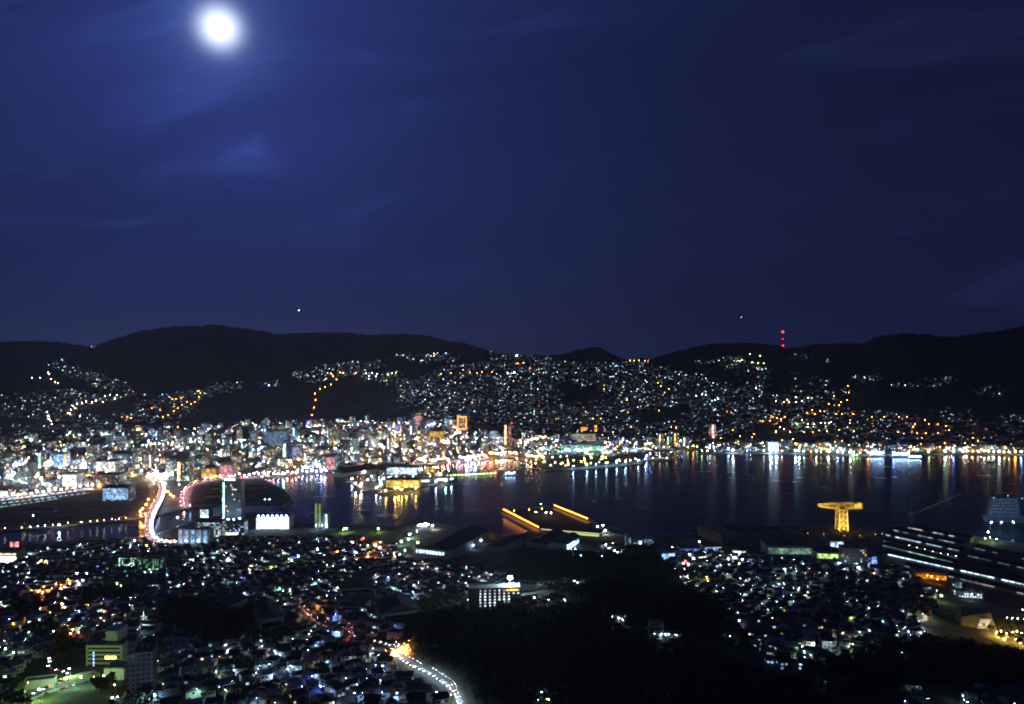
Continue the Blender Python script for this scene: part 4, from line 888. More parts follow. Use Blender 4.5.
MB().box(-5.5, 5.5, -4.2, 4.2, zb - 1, zb + 4.6 * s).build('machinery_house', M_CR, o)
MB().box(12.5 * s, 19.5 * s, -3.8, 3.8, zb + .4 * s, zb + 4.2 * s).build('counterweight', M_CR, o)
MB().tube((0, 0, H - 2), (0, 0, zb), 8.2, n=16).build('slewing_ring', M_CR, o)
MB().tube((11 * s, 0, zb + 5.2 * s), (11 * s, 0, zb + 7.2 * s), .6, .3, 5).build('mast', M_CR, o)
CRANE = p
for i, (dx, dy, tz, pw) in enumerate(((-46, -34, H + 6, 1.0), (46, -34, H + 6, 1.0), (-14, -44, H * .5, .4), (14, -44, H * .5, .9), (-72, -26, H + 8, .7), (60, -30, H + 8, .5))):
    q = Vector((p.x + dx, p.y + dy, 3.0))
    f = empty('floodlight', q, 0, None, 'floodlight', 'floodlights round the gold crane'); reg(f, 'small golden floodlight aimed up at the crane', q)
    MB().box(-.6, .6, -.6, .6, 0, .8).build('stand', M_STEEL, f); MB().ball((0, 0, 1.2), .45).build('lens', glow('gold', 6), f)
    ld = bpy.data.lights.new('flood_beam', 'SPOT'); ld.energy = 380000 * pw; ld.color = (1, .77, .20); ld.spot_size = math.radians(52); ld.spot_blend = .6; ld.shadow_soft_size = .5
    lo = bpy.data.objects.new('flood_beam', ld); COL.objects.link(lo); lo.parent = f; lo.location = (0, 0, 2.2)
    aim = Vector((p.x + (dx * .62 if abs(dx) > 20 else 0), p.y, 3 + tz)) - (q + Vector((0, 0, 2.2))); lo.rotation_euler = aim.to_track_quat('-Z', 'Y').to_euler()
lamp(839, 529, 'orange', 60, .9)
for px in (990, 1000, 1012): lamp(px, 522, 'sky', 900, .9, hgt=2.6, look='bluish floodlight on the quay by the big ship')  # lamps added to brighten the ship's side

# dock crane with a raised jib, unlit
p = P(911, 529); s = p.y / F
o = empty('jib_crane', p, 0, 'dark dock crane with a long raised jib near the big ship', 'crane')
m = MB()
for x, y in cor: m.tube((x * 4, y * 4, 0), (x * 2.5, y * 2.5, 14 * s), .5, n=5)
for i in range(5):
    z0, z1 = 2.8 * s * i, 2.8 * s * (i + 1)
    m.tube((-4 + .3 * i, -4 + .3 * i, z0), (3.7 - .3 * i, -3.7 + .3 * i, z1), .25, n=4); m.tube((4 - .3 * i, -4 + .3 * i, z0), (-3.7 + .3 * i, -3.7 + .3 * i, z1), .25, n=4)
m.tube((0, 0, 14 * s), (0, 0, 30 * s), .5, .25, 5); m.build('tower', M_STEEL, o)
m = MB(); A = Vector((0, 0, 14 * s)); B = Vector((50 * s, 0, 35 * s)); dv = (B - A).normalized(); up = dv.cross(Vector((0, 1, 0)))
for k in (-1, 1):
    for t_ in (-1, 1): m.tube(A + Vector((0, k * 1.2, t_ * 1.0)), B + Vector((0, k * .4, t_ * .4)), .22, n=4)
for i in range(24):
    a = A.lerp(B, i / 24); b_ = A.lerp(B, (i + 1) / 24)
    m.tube(a + Vector((0, -1, 1)), b_ + Vector((0, -1, -1)), .14, n=4); m.tube(a + Vector((0, 1, -1)), b_ + Vector((0, 1, 1)), .14, n=4)
m.build('jib', M_STEEL, o); MB().box(-5, 3, -2.5, 2.5, 13 * s, 16.5 * s).build('cab', mat('crane_yellow', (.5, .38, .05), .5), o)
MB().tube((0, 0, 30 * s), B, .1, n=3).build('stay_cable', M_STEEL, o)

# radio masts on the ridge
def mast(px, py, h_px, label, lights):
    p = P(px, py); s = p.y / F; h = h_px * s
    o = empty('radio_mast', p, 0, label, 'mast'); m = MB(); r = h * .07
    for x, y in cor: m.tube((x * r, y * r, -3), (x * .25 * r, y * .25 * r, h), .5, .3, 4)
    for i in range(8):
        a, b_ = 1 - .75 * i / 8, 1 - .75 * (i + 1) / 8
        for k in range(4):
            c1, c2 = cor[k], cor[(k + 1) % 4]; m.tube((c1[0] * r * a, c1[1] * r * a, h * i / 8), (c2[0] * r * b_, c2[1] * r * b_, h * (i + 1) / 8), .25, n=3); m.tube((c1[0] * r * a, c1[1] * r * a, h * i / 8), (c2[0] * r * a, c2[1] * r * a, h * i / 8), .2, n=3)
    m.build('lattice', M_STEEL, o)
    for f, rr, e in lights: MB().ball((0, -r * (1 - .75 * f) - rr, h * f), rr, 0, 8, 6).build('aviation_beacon', glow('red', e), o)
mast(782.3, 347.5, 15.5, 'lattice radio mast with three red beacons on the ridge', ((1.0, 6.5, 7), (.55, 3.6, 4), (.12, 4.8, 5)))
mast(718, 344.5, 8, 'faint second radio mast farther along the ridge', ((1.0, 3, .35), (.4, 3, .35)))

# ------------------------------------------------------------------ ships
def ship(px, py, lpx, rz, label, hull=(.5, .5, .52), decks=2, col='cool', e=6, name='ship', hh=None, lights=6, cat='ship', tall=1.0, body=None):
    x, y = wpt(px, py); s = y / F; ln = lpx * s; bm = ln * .17; h = hh or max(2.2, ln * .07)
    o = empty(name, (x, y, 0), rz, label, cat)
    prof = [(-.5, .8), (-.46, 1), (.2, 1), (.36, .72), (.46, .3), (.52, 0.02)]
    top = [(ln * a, bm / 2 * b_) for a, b_ in prof] + [(ln * a, -bm / 2 * b_) for a, b_ in prof[::-1]]
    n = len(top); m = MB(); vs = [(a * .93, b_ * .8, -1.5) for a, b_ in top] + [(a, b_, h + (max(0, a / ln - .2) * ln * .10)) for a, b_ in top]
    m.add(vs, [(i, (i + 1) % n, n + (i + 1) % n, n + i) for i in range(n)] + [tuple(range(n, 2 * n)), tuple(range(n - 1, -1, -1))])
    m.build('hull', mat('hull_%.2f' % hull[0], hull, .5, .15), o)
    z = h; wh = M_PLAIN[0]
    for k in range(decks):
        f = 1 - (.5 if decks < 4 else .22) * k / decks; dh = max(1.6, ln * .035) * tall; m = MB(); m.box(-ln * .42 * f, ln * .22 * f, -bm * .40 * f, bm * .40 * f, z + .02, z + dh); q = m.build('deckhouse', body or wh, o)
        m = MB(); c = max(3, int(ln * .6 / 5))
        for i in range(c):
            if RND.random() < .15: continue
            xx = -ln * .40 * f + ln * .60 * f * i / c
            for sg in (-1, 1): m.box(xx, xx + ln * .6 * f / c * .62, sg * bm * .40 * f + (0.03 if sg > 0 else -.09), sg * bm * .40 * f + (.09 if sg > 0 else -.03), z + dh * .35, z + dh * .75)
        if m.v: m.build('window_row', lit(col, e * .4), q)
        z += dh
    MB().tube((-ln * .2, 0, z), (-ln * .22, 0, z + ln * .06 + 1), bm * .12, bm * .10, 8).build('funnel', M_DARK, o)
    MB().tube((ln * .08, 0, z), (ln * .08, 0, z + ln * .11 + 2), .2, .1, 4).build('mast', M_STEEL, o)
    for i in range(lights):
        t_ = (i + .5) / lights; MB().ball((-ln * .45 + ln * .85 * t_, -bm * .3, z + .5 + (ln * .05 if i % 2 else 0)), max(.7, .45 * s), 0, 6, 4).build('deck_light', glow(col, e * 9, True), o)
    return o
ship(510.5, 475.5, 13, -.1, 'white harbour ferry glowing on dark water before the park', (.7, .75, .75), 2, 'sky', 6, 'ferry', None, 4, 'ferry')
ship(660, 460.5, 25, .12, 'long pale ship moored at the park corner', (.5, .45, .38), 1, 'warm', 2, lights=3)
ship(877, 456.5, 17, .05, 'blue lit ship at the far right quay', (.6, .65, .8), 3, 'sky', 9, lights=8)
ship(901, 457, 20, .04, 'larger blue white lit ship with lamp strings', (.6, .65, .8), 2, 'sky', 9, lights=10)
ship(915, 458.5, 15, .04, 'low blue lit ship at the end of the row', (.6, .65, .8), 1, 'sky', 8, lights=6)
ship(855, 456.5, 9, .04, 'small green lit boat beside the far quay', (.4, .5, .4), 1, 'green', 4, lights=2, name='boat', cat='boat')
ship(1008, 522, 46, math.radians(-8), 'big pale blue grey ship moored at the shipyard', (.42, .46, .62), 6, 'sky', .35, lights=3, tall=1.9, hh=11, body=mat('pale_ship_paint', (.46, .50, .66), .6, .15))
ship(268, 501.5, 15, -.5, 'small white boat moored at the dark quay of the inner basin', (.6, .65, .7), 1, 'cool', 2.2, 'boat', None, 2, 'boat')
ship(425, 528, 12, .1, 'tugboat with orange lit deck at the near quay', (.5, .3, .15), 2, 'white', 5, 'tugboat', None, 4, 'boat')
for x, y, l, a, lab in ((537, 469.5, 7, .5, 'dark launch moored before the park trees'), (548, 471.2, 8, .4, 'dark barge moored beside the launch'), (366, 491.5, 9, .3, 'dark boat off the pier tip'), (384, 493.5, 12, .15, 'dark workboat moored below the gold lit hall'), (348, 483.5, 7, -.8, 'small dark boat along the pier shed'), (990, 462, 8, 0, 'small dark boat on the far right water'), (448, 485.5, 8, .2, 'small dark boat off the canopy halls')):
    ship(x, y, l, a, lab, (.08, .08, .09), 1, 'warm', .5, 'boat', None, 0, 'boat')
# breakwaters and the low pontoon at the far quay
for x0, y0, x1, y1, lab in ((704, 453.2, 770, 454.2, 'low pale pontoon along the far quay'), (570, 469.6, 640, 463.4, 'lit stone promenade edge of the waterfront park')):
    a = Vector((*wpt(x0, y0), 0)); c = Vector((*wpt(x1, y1), 0)); dv = c - a
    o = empty('promenade', a, math.atan2(dv.y, dv.x), lab, 'promenade'); MB().box(0, dv.length, -6, 6, -4, 2.6).build('deck', mat('pale_concrete', (.5, .47, .42), .8, .15), o)
    m = MB()
    for i in range(int(dv.length // 6)): m.box(i * 6, i * 6 + .3, -5.9, -5.6, 2.6, 3.6)
    m.box(0, dv.length, -5.85, -5.65, 3.6, 3.8); m.build('railing', M_STEEL, o)

# aeroplanes
for px, py, D, k, lab in ((298.5, 310, 5200, 1.0, 'small airliner with landing lights above the hills'), (741, 317, 9000, .8, 'tiny distant airliner right of centre in the sky')):
    o = empty('airliner', ((px - CX) * D / F, D, CAMZ - (py - CY) * D / F), math.radians(20), lab, 'airplane'); o.rotation_euler.y = math.radians(8)
    m = MB(); m.tube((-16, 0, 0), (14, 0, 0), 2.0, 2.0, 10); m.tube((14, 0, 0), (19, 0, -.3), 2.0, .5, 10); m.tube((-16, 0, 0), (-22, 0, .9), 2.0, .3, 10); m.build('fuselage', M_PLAIN[0], o)
    for sg in (-1, 1):
        m = MB(); m.add([(4, sg * 1.5, -.6), (-2, sg * 1.5, -.6), (-8, sg * 17, .6), (-5, sg * 17, .6), (4, sg * 1.5, -.2), (-2, sg * 1.5, -.2), (-8, sg * 17, .8), (-5, sg * 17, .8)], [(0, 1, 2, 3), (4, 7, 6, 5), (0, 3, 7, 4), (1, 5, 6, 2), (2, 6, 7, 3), (0, 4, 5, 1)]); m.build('wing', M_PLAIN[0], o)
        MB().tube((0, sg * 6, -1.8), (4, sg * 6, -1.8), 1.0, 1.0, 8).build('engine', M_STEEL, o)
        MB().ball((3, sg * 5, -1), 1.9 * k * D / 5200, 0, 8, 5).build('landing_light', glow('cool', 30 if k > .9 else 10), o)
    m = MB(); m.add([(-16, -.2, 1), (-21, -.2, 1), (-22, -.2, 7), (-20, -.2, 7), (-16, .2, 1), (-21, .2, 1), (-22, .2, 7), (-20, .2, 7)], [(0, 1, 2, 3), (4, 7, 6, 5), (0, 3, 7, 4), (1, 5, 6, 2), (2, 6, 7, 3), (0, 4, 5, 1)]); m.build('tail_fin', M_PLAIN[0], o)

# ------------------------------------------------------------------ lamps placed one by one
def string(pts, col, e, r=None, look=None):
    for q in pts: lamp(q[0], q[1], col, e, r, look=look)
string([(311, 420), (312, 415), (314, 407.5), (315.5, 400), (315, 393.5), (320, 389), (325, 387), (331, 384.5), (336.5, 379.5), (333, 376), (331, 373.5), (343, 373), (356, 373), (340, 372.5)], 'orange', 55, None, 'orange lamp along the climbing road')
string([(163, 417), (168, 415), (174, 411), (178, 408), (182, 405), (187, 402), (191, 404), (195, 402), (199, 397), (200.5, 393), (199, 391), (172, 399), (176, 399), (181, 398), (152, 408), (160, 410), (127, 417), (131, 418), (122, 417), (178, 427)], 'orange', 40, None, 'orange sodium lamp among hillside houses')
string([(70, 414), (71, 410), (73, 406), (77, 404), (82, 403), (86, 401.5), (92, 402.5), (96, 400.5), (103, 402), (105, 396), (110, 395), (115, 398.5), (117, 395), (80, 416), (47, 412), (48.5, 416), (51, 421), (75, 408), (68, 413), (52, 424), (49, 419)], 'warm', 75, None, 'warm lamp along the lit valley road')
string([(32, 378), (40, 378), (49, 374), (51, 379), (55, 382), (58, 383), (48, 372.5)], 'warm', 40, None, 'warm lamp of the high valley road')
string([(441, 374), (451, 373), (470, 372.5), (477, 373), (482, 372), (492, 372), (518, 363.5), (530, 368.5), (523, 363), (630, 360.6), (634, 360.6), (639, 360.4), (645, 360.8), (648, 361), (658, 383), (661, 386), (669, 389), (604, 389), (628, 412.5), (627, 400), (593, 418.5), (601, 418.5), (659, 410.5), (727, 411.5),
        (651, 426.5), (671, 427), (676, 427.5), (733, 430), (754, 434), (763, 421), (613, 432), (620, 430.5), (631, 427), (540, 436), (544, 437), (549, 436), (538, 439), (552, 439), (752, 437), (609, 443), (740, 436), (721, 438)], 'orange', 38)
string([(829, 404), (839, 405), (847, 400), (841, 402), (820, 411), (812, 410), (807, 413), (815, 414), (836, 414), (842, 414), (853, 414), (872, 417), (884, 417), (850, 423), (852, 430), (854, 431), (839, 430), (827, 431), (804, 432), (813, 432), (835, 442), (842, 441), (868, 443), (879, 443), (793, 439), (782, 440),
        (773, 417), (777, 418), (781, 419), (785, 417), (770, 421), (771, 416), (849, 392.5), (776, 431), (899, 417), (907, 417), (918, 418), (925, 420), (929, 424), (915, 424), (913, 427), (938, 424), (946, 426), (949, 430), (898, 432), (917, 433), (926, 433), (938, 433), (922, 438), (965, 436), (974, 441), (965, 443),
        (907, 444), (921, 444), (945, 443), (973, 438), (978, 441), (1011, 448), (848, 386), (834, 396)], 'orange', 42)
string([(776, 401), (782, 401), (784, 402), (787, 400), (789, 402), (796, 402), (802, 401), (796, 397), (808, 398), (812, 398), (821, 423), (825, 423), (808, 424), (814, 424), (829, 423), (831, 422), (808, 427), (813, 427), (780, 427), (784, 429), (776, 432), (790, 432), (802, 420)], 'warm', 32, None, 'yellow white lamp of the southern slope')
lamp(796.5, 424, 'mint', 260, 2.1, look='glaring white green floodlight on the southern slope'); lamp(756, 388, 'white', 60, 1.6)
string([(740, 361), (746, 362), (752, 362.5), (758, 363), (764, 363.5), (750, 354), (760, 356), (734, 342.2), (742, 360)], 'lime', 26); lamp(517, 355.5, 'sky', 60, 3.4, look='bright bluish floodlight on the saddle'); lamp(514, 373, 'cool', 60, 3.6, look='bright white floodlight of the hilltop yard'); lamp(508, 373.5, 'cool', 40, 2.6)
string([(366, 373.5), (372, 373), (377, 374), (376, 376.5), (369, 376)], 'cool', 30, 2.6, 'white lamp of the lit hillside school'); string([(392, 373), (396, 373), (388, 374.5)], 'lime', 30); lamp(269, 385.5, 'blue', 50, 3); string([(434, 353.5), (434, 356)], 'warm', 25)
string([(706, 395), (702, 394.5), (696, 396), (715, 400), (718, 399), (712, 401)], 'sky', 30, 2.2)
# the waterfront, strongest lights with reflections below them
def shore(pts, z=3.0, hgt=1.4):
    for px, py, col, e, r in pts:
        x, y = wpt(px, py, z); lamp(0, 0, col, e * (1.5 if e > 140 else .8), r * .92, Vector((x, y, z)), hgt)
shore([(573.5, 469, 'sky', 260, 1.25), (587, 467.7, 'sky', 260, 1.25), (596.5, 467, 'sky', 230, 1.2), (607, 466, 'sky', 250, 1.25), (616.5, 465.2, 'sky', 250, 1.25), (625.5, 464.5, 'sky', 250, 1.25), (638, 463, 'sky', 220, 1.2), (645.5, 461.5, 'cool', 240, 1.3)], 3, 1.2)
shore([(650, 457, 'blue', 200, 1.6), (646, 459, 'blue', 160, 1.6), (693.5, 449, 'orange', 150, 1.6), (688, 449.4, 'lime', 90, 1.4), (697, 448.9, 'lime', 90, 1.4), (702, 453, 'lime', 90, 1.3), (707.5, 453.2, 'white', 60, 1.3), (715, 453.2, 'green', 50, 1.2), (732.5, 453, 'cool', 330, 2.0), (728, 452, 'sky', 150, 1.5), (747, 453, 'blue', 120, 1.5),
       (764, 453, 'sky', 110, 1.5), (771, 453.2, 'cool', 420, 2.3), (776, 453, 'cool', 420, 2.3), (782, 453.3, 'warm', 110, 1.5), (795, 453.5, 'sky', 330, 2.0), (799, 453.7, 'cool', 260, 1.8), (804, 454, 'mint', 120, 1.6), (816, 454, 'lime', 150, 1.4), (829, 454.5, 'lime', 150, 1.4), (837, 454.6, 'sky', 150, 1.6), (843, 454.8, 'cool', 100, 1.5),
       (850, 455, 'white', 260, 1.7), (854, 455, 'lime', 110, 1.4), (868, 455.4, 'orange', 160, 1.6), (811, 454, 'orange', 60, 1.5), (821, 454, 'warm', 60, 1.4), (860, 455, 'lime', 60, 1.3), (879, 455.3, 'blue', 260, 1.9), (893, 455.3, 'blue', 220, 1.8), (908, 455, 'lime', 170, 1.5), (929, 454.3, 'lime', 130, 1.5), (945, 454.2, 'mint', 200, 1.6), (953, 454, 'blue', 170, 1.5),
       (963, 453.5, 'warm', 120, 1.6), (967, 453.5, 'warm', 110, 1.6), (973, 453.7, 'orange', 110, 1.6), (978, 453.8, 'warm', 110, 1.5), (984, 453.9, 'white', 130, 1.7), (988, 454, 'warm', 150, 1.7), (994, 454, 'warm', 110, 1.6), (999, 454.2, 'white', 190, 1.8), (1004, 454.3, 'gold', 110, 1.6), (1009, 454.6, 'warm', 120, 1.6), (1015, 454.5, 'orange', 260, 1.8), (1021, 454.6, 'sky', 200, 1.7), (1030, 455, 'warm', 100, 1.6)])
shore([(275, 477.5, 'blue', 130, 1.5), (284, 477, 'mint', 300, 1.5), (291, 476.4, 'red', 110, 1.2), (296, 476, 'sky', 120, 1.4), (322, 472.9, 'blue', 300, 1.8), (325, 472.7, 'sky', 200, 1.5), (356, 487.5, 'warm', 260, 1.5), (360, 489.7, 'warm', 260, 1.5), (395, 492, 'gold', 330, 1.5), (398, 491.8, 'gold', 260, 1.4), (406, 490.5, 'gold', 150, 1.3), (412, 489.5, 'sky', 90, 1.2),
       (466, 463, 'violet', 300, 1.9), (470, 462.6, 'blue', 200, 1.6), (476, 461.8, 'sky', 330, 1.9), (480, 461.3, 'orange', 120, 1.5), (487, 460.3, 'red', 150, 1.5), (459, 464.5, 'warm', 90, 1.4), (517, 461, 'white', 60, 1.3), (526, 463, 'white', 60, 1.3), (531, 464.5, 'orange', 90, 1.2), (536, 466, 'white', 60, 1.2), (449, 465, 'warm', 90, 1.4), (262, 479.5, 'sky', 100, 1.3), (268, 478.6, 'orange', 90, 1.3)])
shore([(5, 532, 'white', 40, .6), (22, 531.6, 'lime', 60, .6), (30, 530.8, 'white', 60, .6), (38, 530, 'white', 90, .6), (45, 529.6, 'white', 90, .65), (53, 528.8, 'gold', 60, .6), (60, 527.8, 'cool', 420, 1.1), (68, 527, 'orange', 90, .65), (82, 526, 'gold', 90, .6), (90, 525.3, 'white', 60, .6), (97, 524.7, 'gold', 80, .6), (104, 524, 'white', 60, .6), (112, 522.8, 'white', 60, .6), (119, 522.5, 'white', 60, .6), (126, 521.4, 'gold', 90, .6), (33, 519.5, 'sky', 130, .8)], 3, .8)
for px, py, c in ((352, 478, 'cool'), (362, 483, 'cool'), (372, 476, 'white'), (380, 481, 'mint'), (376, 487, 'cool'), (384, 478, 'sky'), (424, 477, 'white'), (436, 481, 'cool'), (446, 480, 'mint'), (452, 478.5, 'cool'), (420, 469, 'white'), (408, 470, 'cool'), (395, 470, 'sky'), (432, 469, 'warm'), (386, 490, 'gold'), (402, 489, 'gold'), (416, 487.5, 'gold'), (440, 474, 'lime'), (365, 471, 'white'), (350, 471, 'cool')): lamp(px, py, c, 260, 1.3, hgt=1.1, look='bright lamp on the ferry pier')
for px, py in ((222, 525), (228, 526), (234, 526), (240, 525), (316, 530), (322, 530), (204, 534), (186, 546), (198, 546)): far_lamp(P(px, py), 'sky', 380, .8, 12 if px < 300 and py < 530 else 8, False)  # lamps added to brighten the tower and block fronts
def row(pts, n, cols, e, r=1.2):
    for i in range(n):
        t_ = (i + .5) / n * (len(pts) - 1); k = int(t_); f = t_ - k; px = pts[k][0] + (pts[k + 1][0] - pts[k][0]) * f + RND.uniform(-.6, .6); py = pts[k][1] + (pts[k + 1][1] - pts[k][1]) * f + RND.uniform(-.5, .5)
        q = P(px, py)
        if is_water(np.array([q.x]), np.array([q.y]))[0]: continue
        far_lamp(q, RND.choice(cols), e * RND.choice([.5, 1, 1.6]), r, RND.choice([7, 9, 12]), RND.random() < .35)
row([(376, 441), (383, 437), (390, 431), (396, 427), (401, 422)], 22, ['cool', 'sky', 'white'], 420); row([(372, 449), (378, 444), (384, 452)], 12, ['white', 'pink', 'cool'], 420)
row([(408, 456), (416, 452), (424, 449), (438, 445)], 20, ['gold', 'orange', 'warm'], 420); row([(412, 464), (440, 462.5), (470, 459.5), (496, 456.5), (512, 456)], 40, ['warm', 'white', 'pink', 'warm', 'orange'], 420); row([(446, 446), (452, 440), (458, 435), (468, 432)], 14, ['white', 'warm'], 420)
row([(513, 456), (530, 458.5), (545, 459)], 14, ['warm', 'orange', 'gold'], 300); row([(518, 446), (528, 443), (540, 440), (555, 440)], 16, ['orange', 'orange', 'white'], 300); row([(560, 454), (580, 452.8), (604, 452)], 16, ['mint', 'sky', 'cool'], 260); row([(608, 448), (640, 446), (660, 445)], 18, ['gold', 'warm', 'white'], 300)
row([(128, 449), (170, 446), (215, 444), (262, 446)], 30, ['cool', 'sky', 'mint', 'white'], 300); row([(0, 470), (30, 466), (60, 466), (90, 470)], 30, ['white', 'sky', 'violet', 'cool'], 420); row([(262, 466), (300, 463), (330, 462)], 20, ['cool', 'white', 'orange'], 420); row([(498, 440), (497, 446), (503, 452)], 8, ['pink', 'red', 'white'], 300)
# bridge road and the bright crossing at its far end
for px, py in ((147, 504), (143, 508), (140, 511), (149, 499), (146, 514), (141, 515), (143, 526)): lamp(px, py, 'orange', 330, 1.1, look='orange lamp beside the bridge road')
for px, py in ((168, 491), (171, 494), (173, 496)): lamp(px, py, 'orange', 260, 1.1, look='orange lamp beside the bridge road')
for px, py, c in ((149, 473, 'white'), (153, 474, 'white'), (157, 473, 'white'), (161, 474, 'white'), (165, 473.5, 'cool'), (151, 477, 'warm'), (156, 478, 'white'), (162, 477, 'cool'), (167, 476, 'white'), (148, 476, 'warm'), (154, 481, 'warm'), (165, 483, 'warm')): lamp(px, py, c, 360, 1.7, look='glaring lamp at the bright road crossing')
for px, py, c, e in ((187, 478, 'green', 160), (180, 484, 'sky', 160), (196, 481, 'orange', 160), (213, 477, 'orange', 200), (178, 517, 'mint', 300), (190, 505, 'sky', 90), (147.5, 545, 'orange', 200), (134, 540, 'cool', 160), (174, 540, 'red', 260), (171, 541, 'lime', 160), (166, 540, 'lime', 90)): lamp(px, py, c, e, .9)
for i in range(26):
    px = 206 + i * 4.8; lamp(px, 478.5 - i * .27 - RND.uniform(.6, 3), RND.choice(['white', 'warm', 'warm', 'orange', 'cool', 'sky']), 90, 1.4)
for i in range(22):
    px = -6 + i * 6.2; lamp(px, 497.5 - i * .72 - RND.uniform(0, 3.5), RND.choice(['white', 'white', 'warm', 'cool', 'pink', 'orange', 'sky']), RND.choice([240, 420, 600]), 1.5, hgt=1.2, look='glaring lamp along the station street')
for px, py, c in ((27.5, 472, 'blue'), (85, 461.5, 'sky'), (121, 461.5, 'sky'), (86, 467, 'white'), (102, 463.5, 'white'), (14, 473, 'cool'), (60, 476, 'violet'), (42, 478, 'white'), (71, 480, 'white'), (75, 477, 'white')): lamp(px, py, c, 500, 2.0, hgt=1.8, look='bright floodlight in the station quarter')
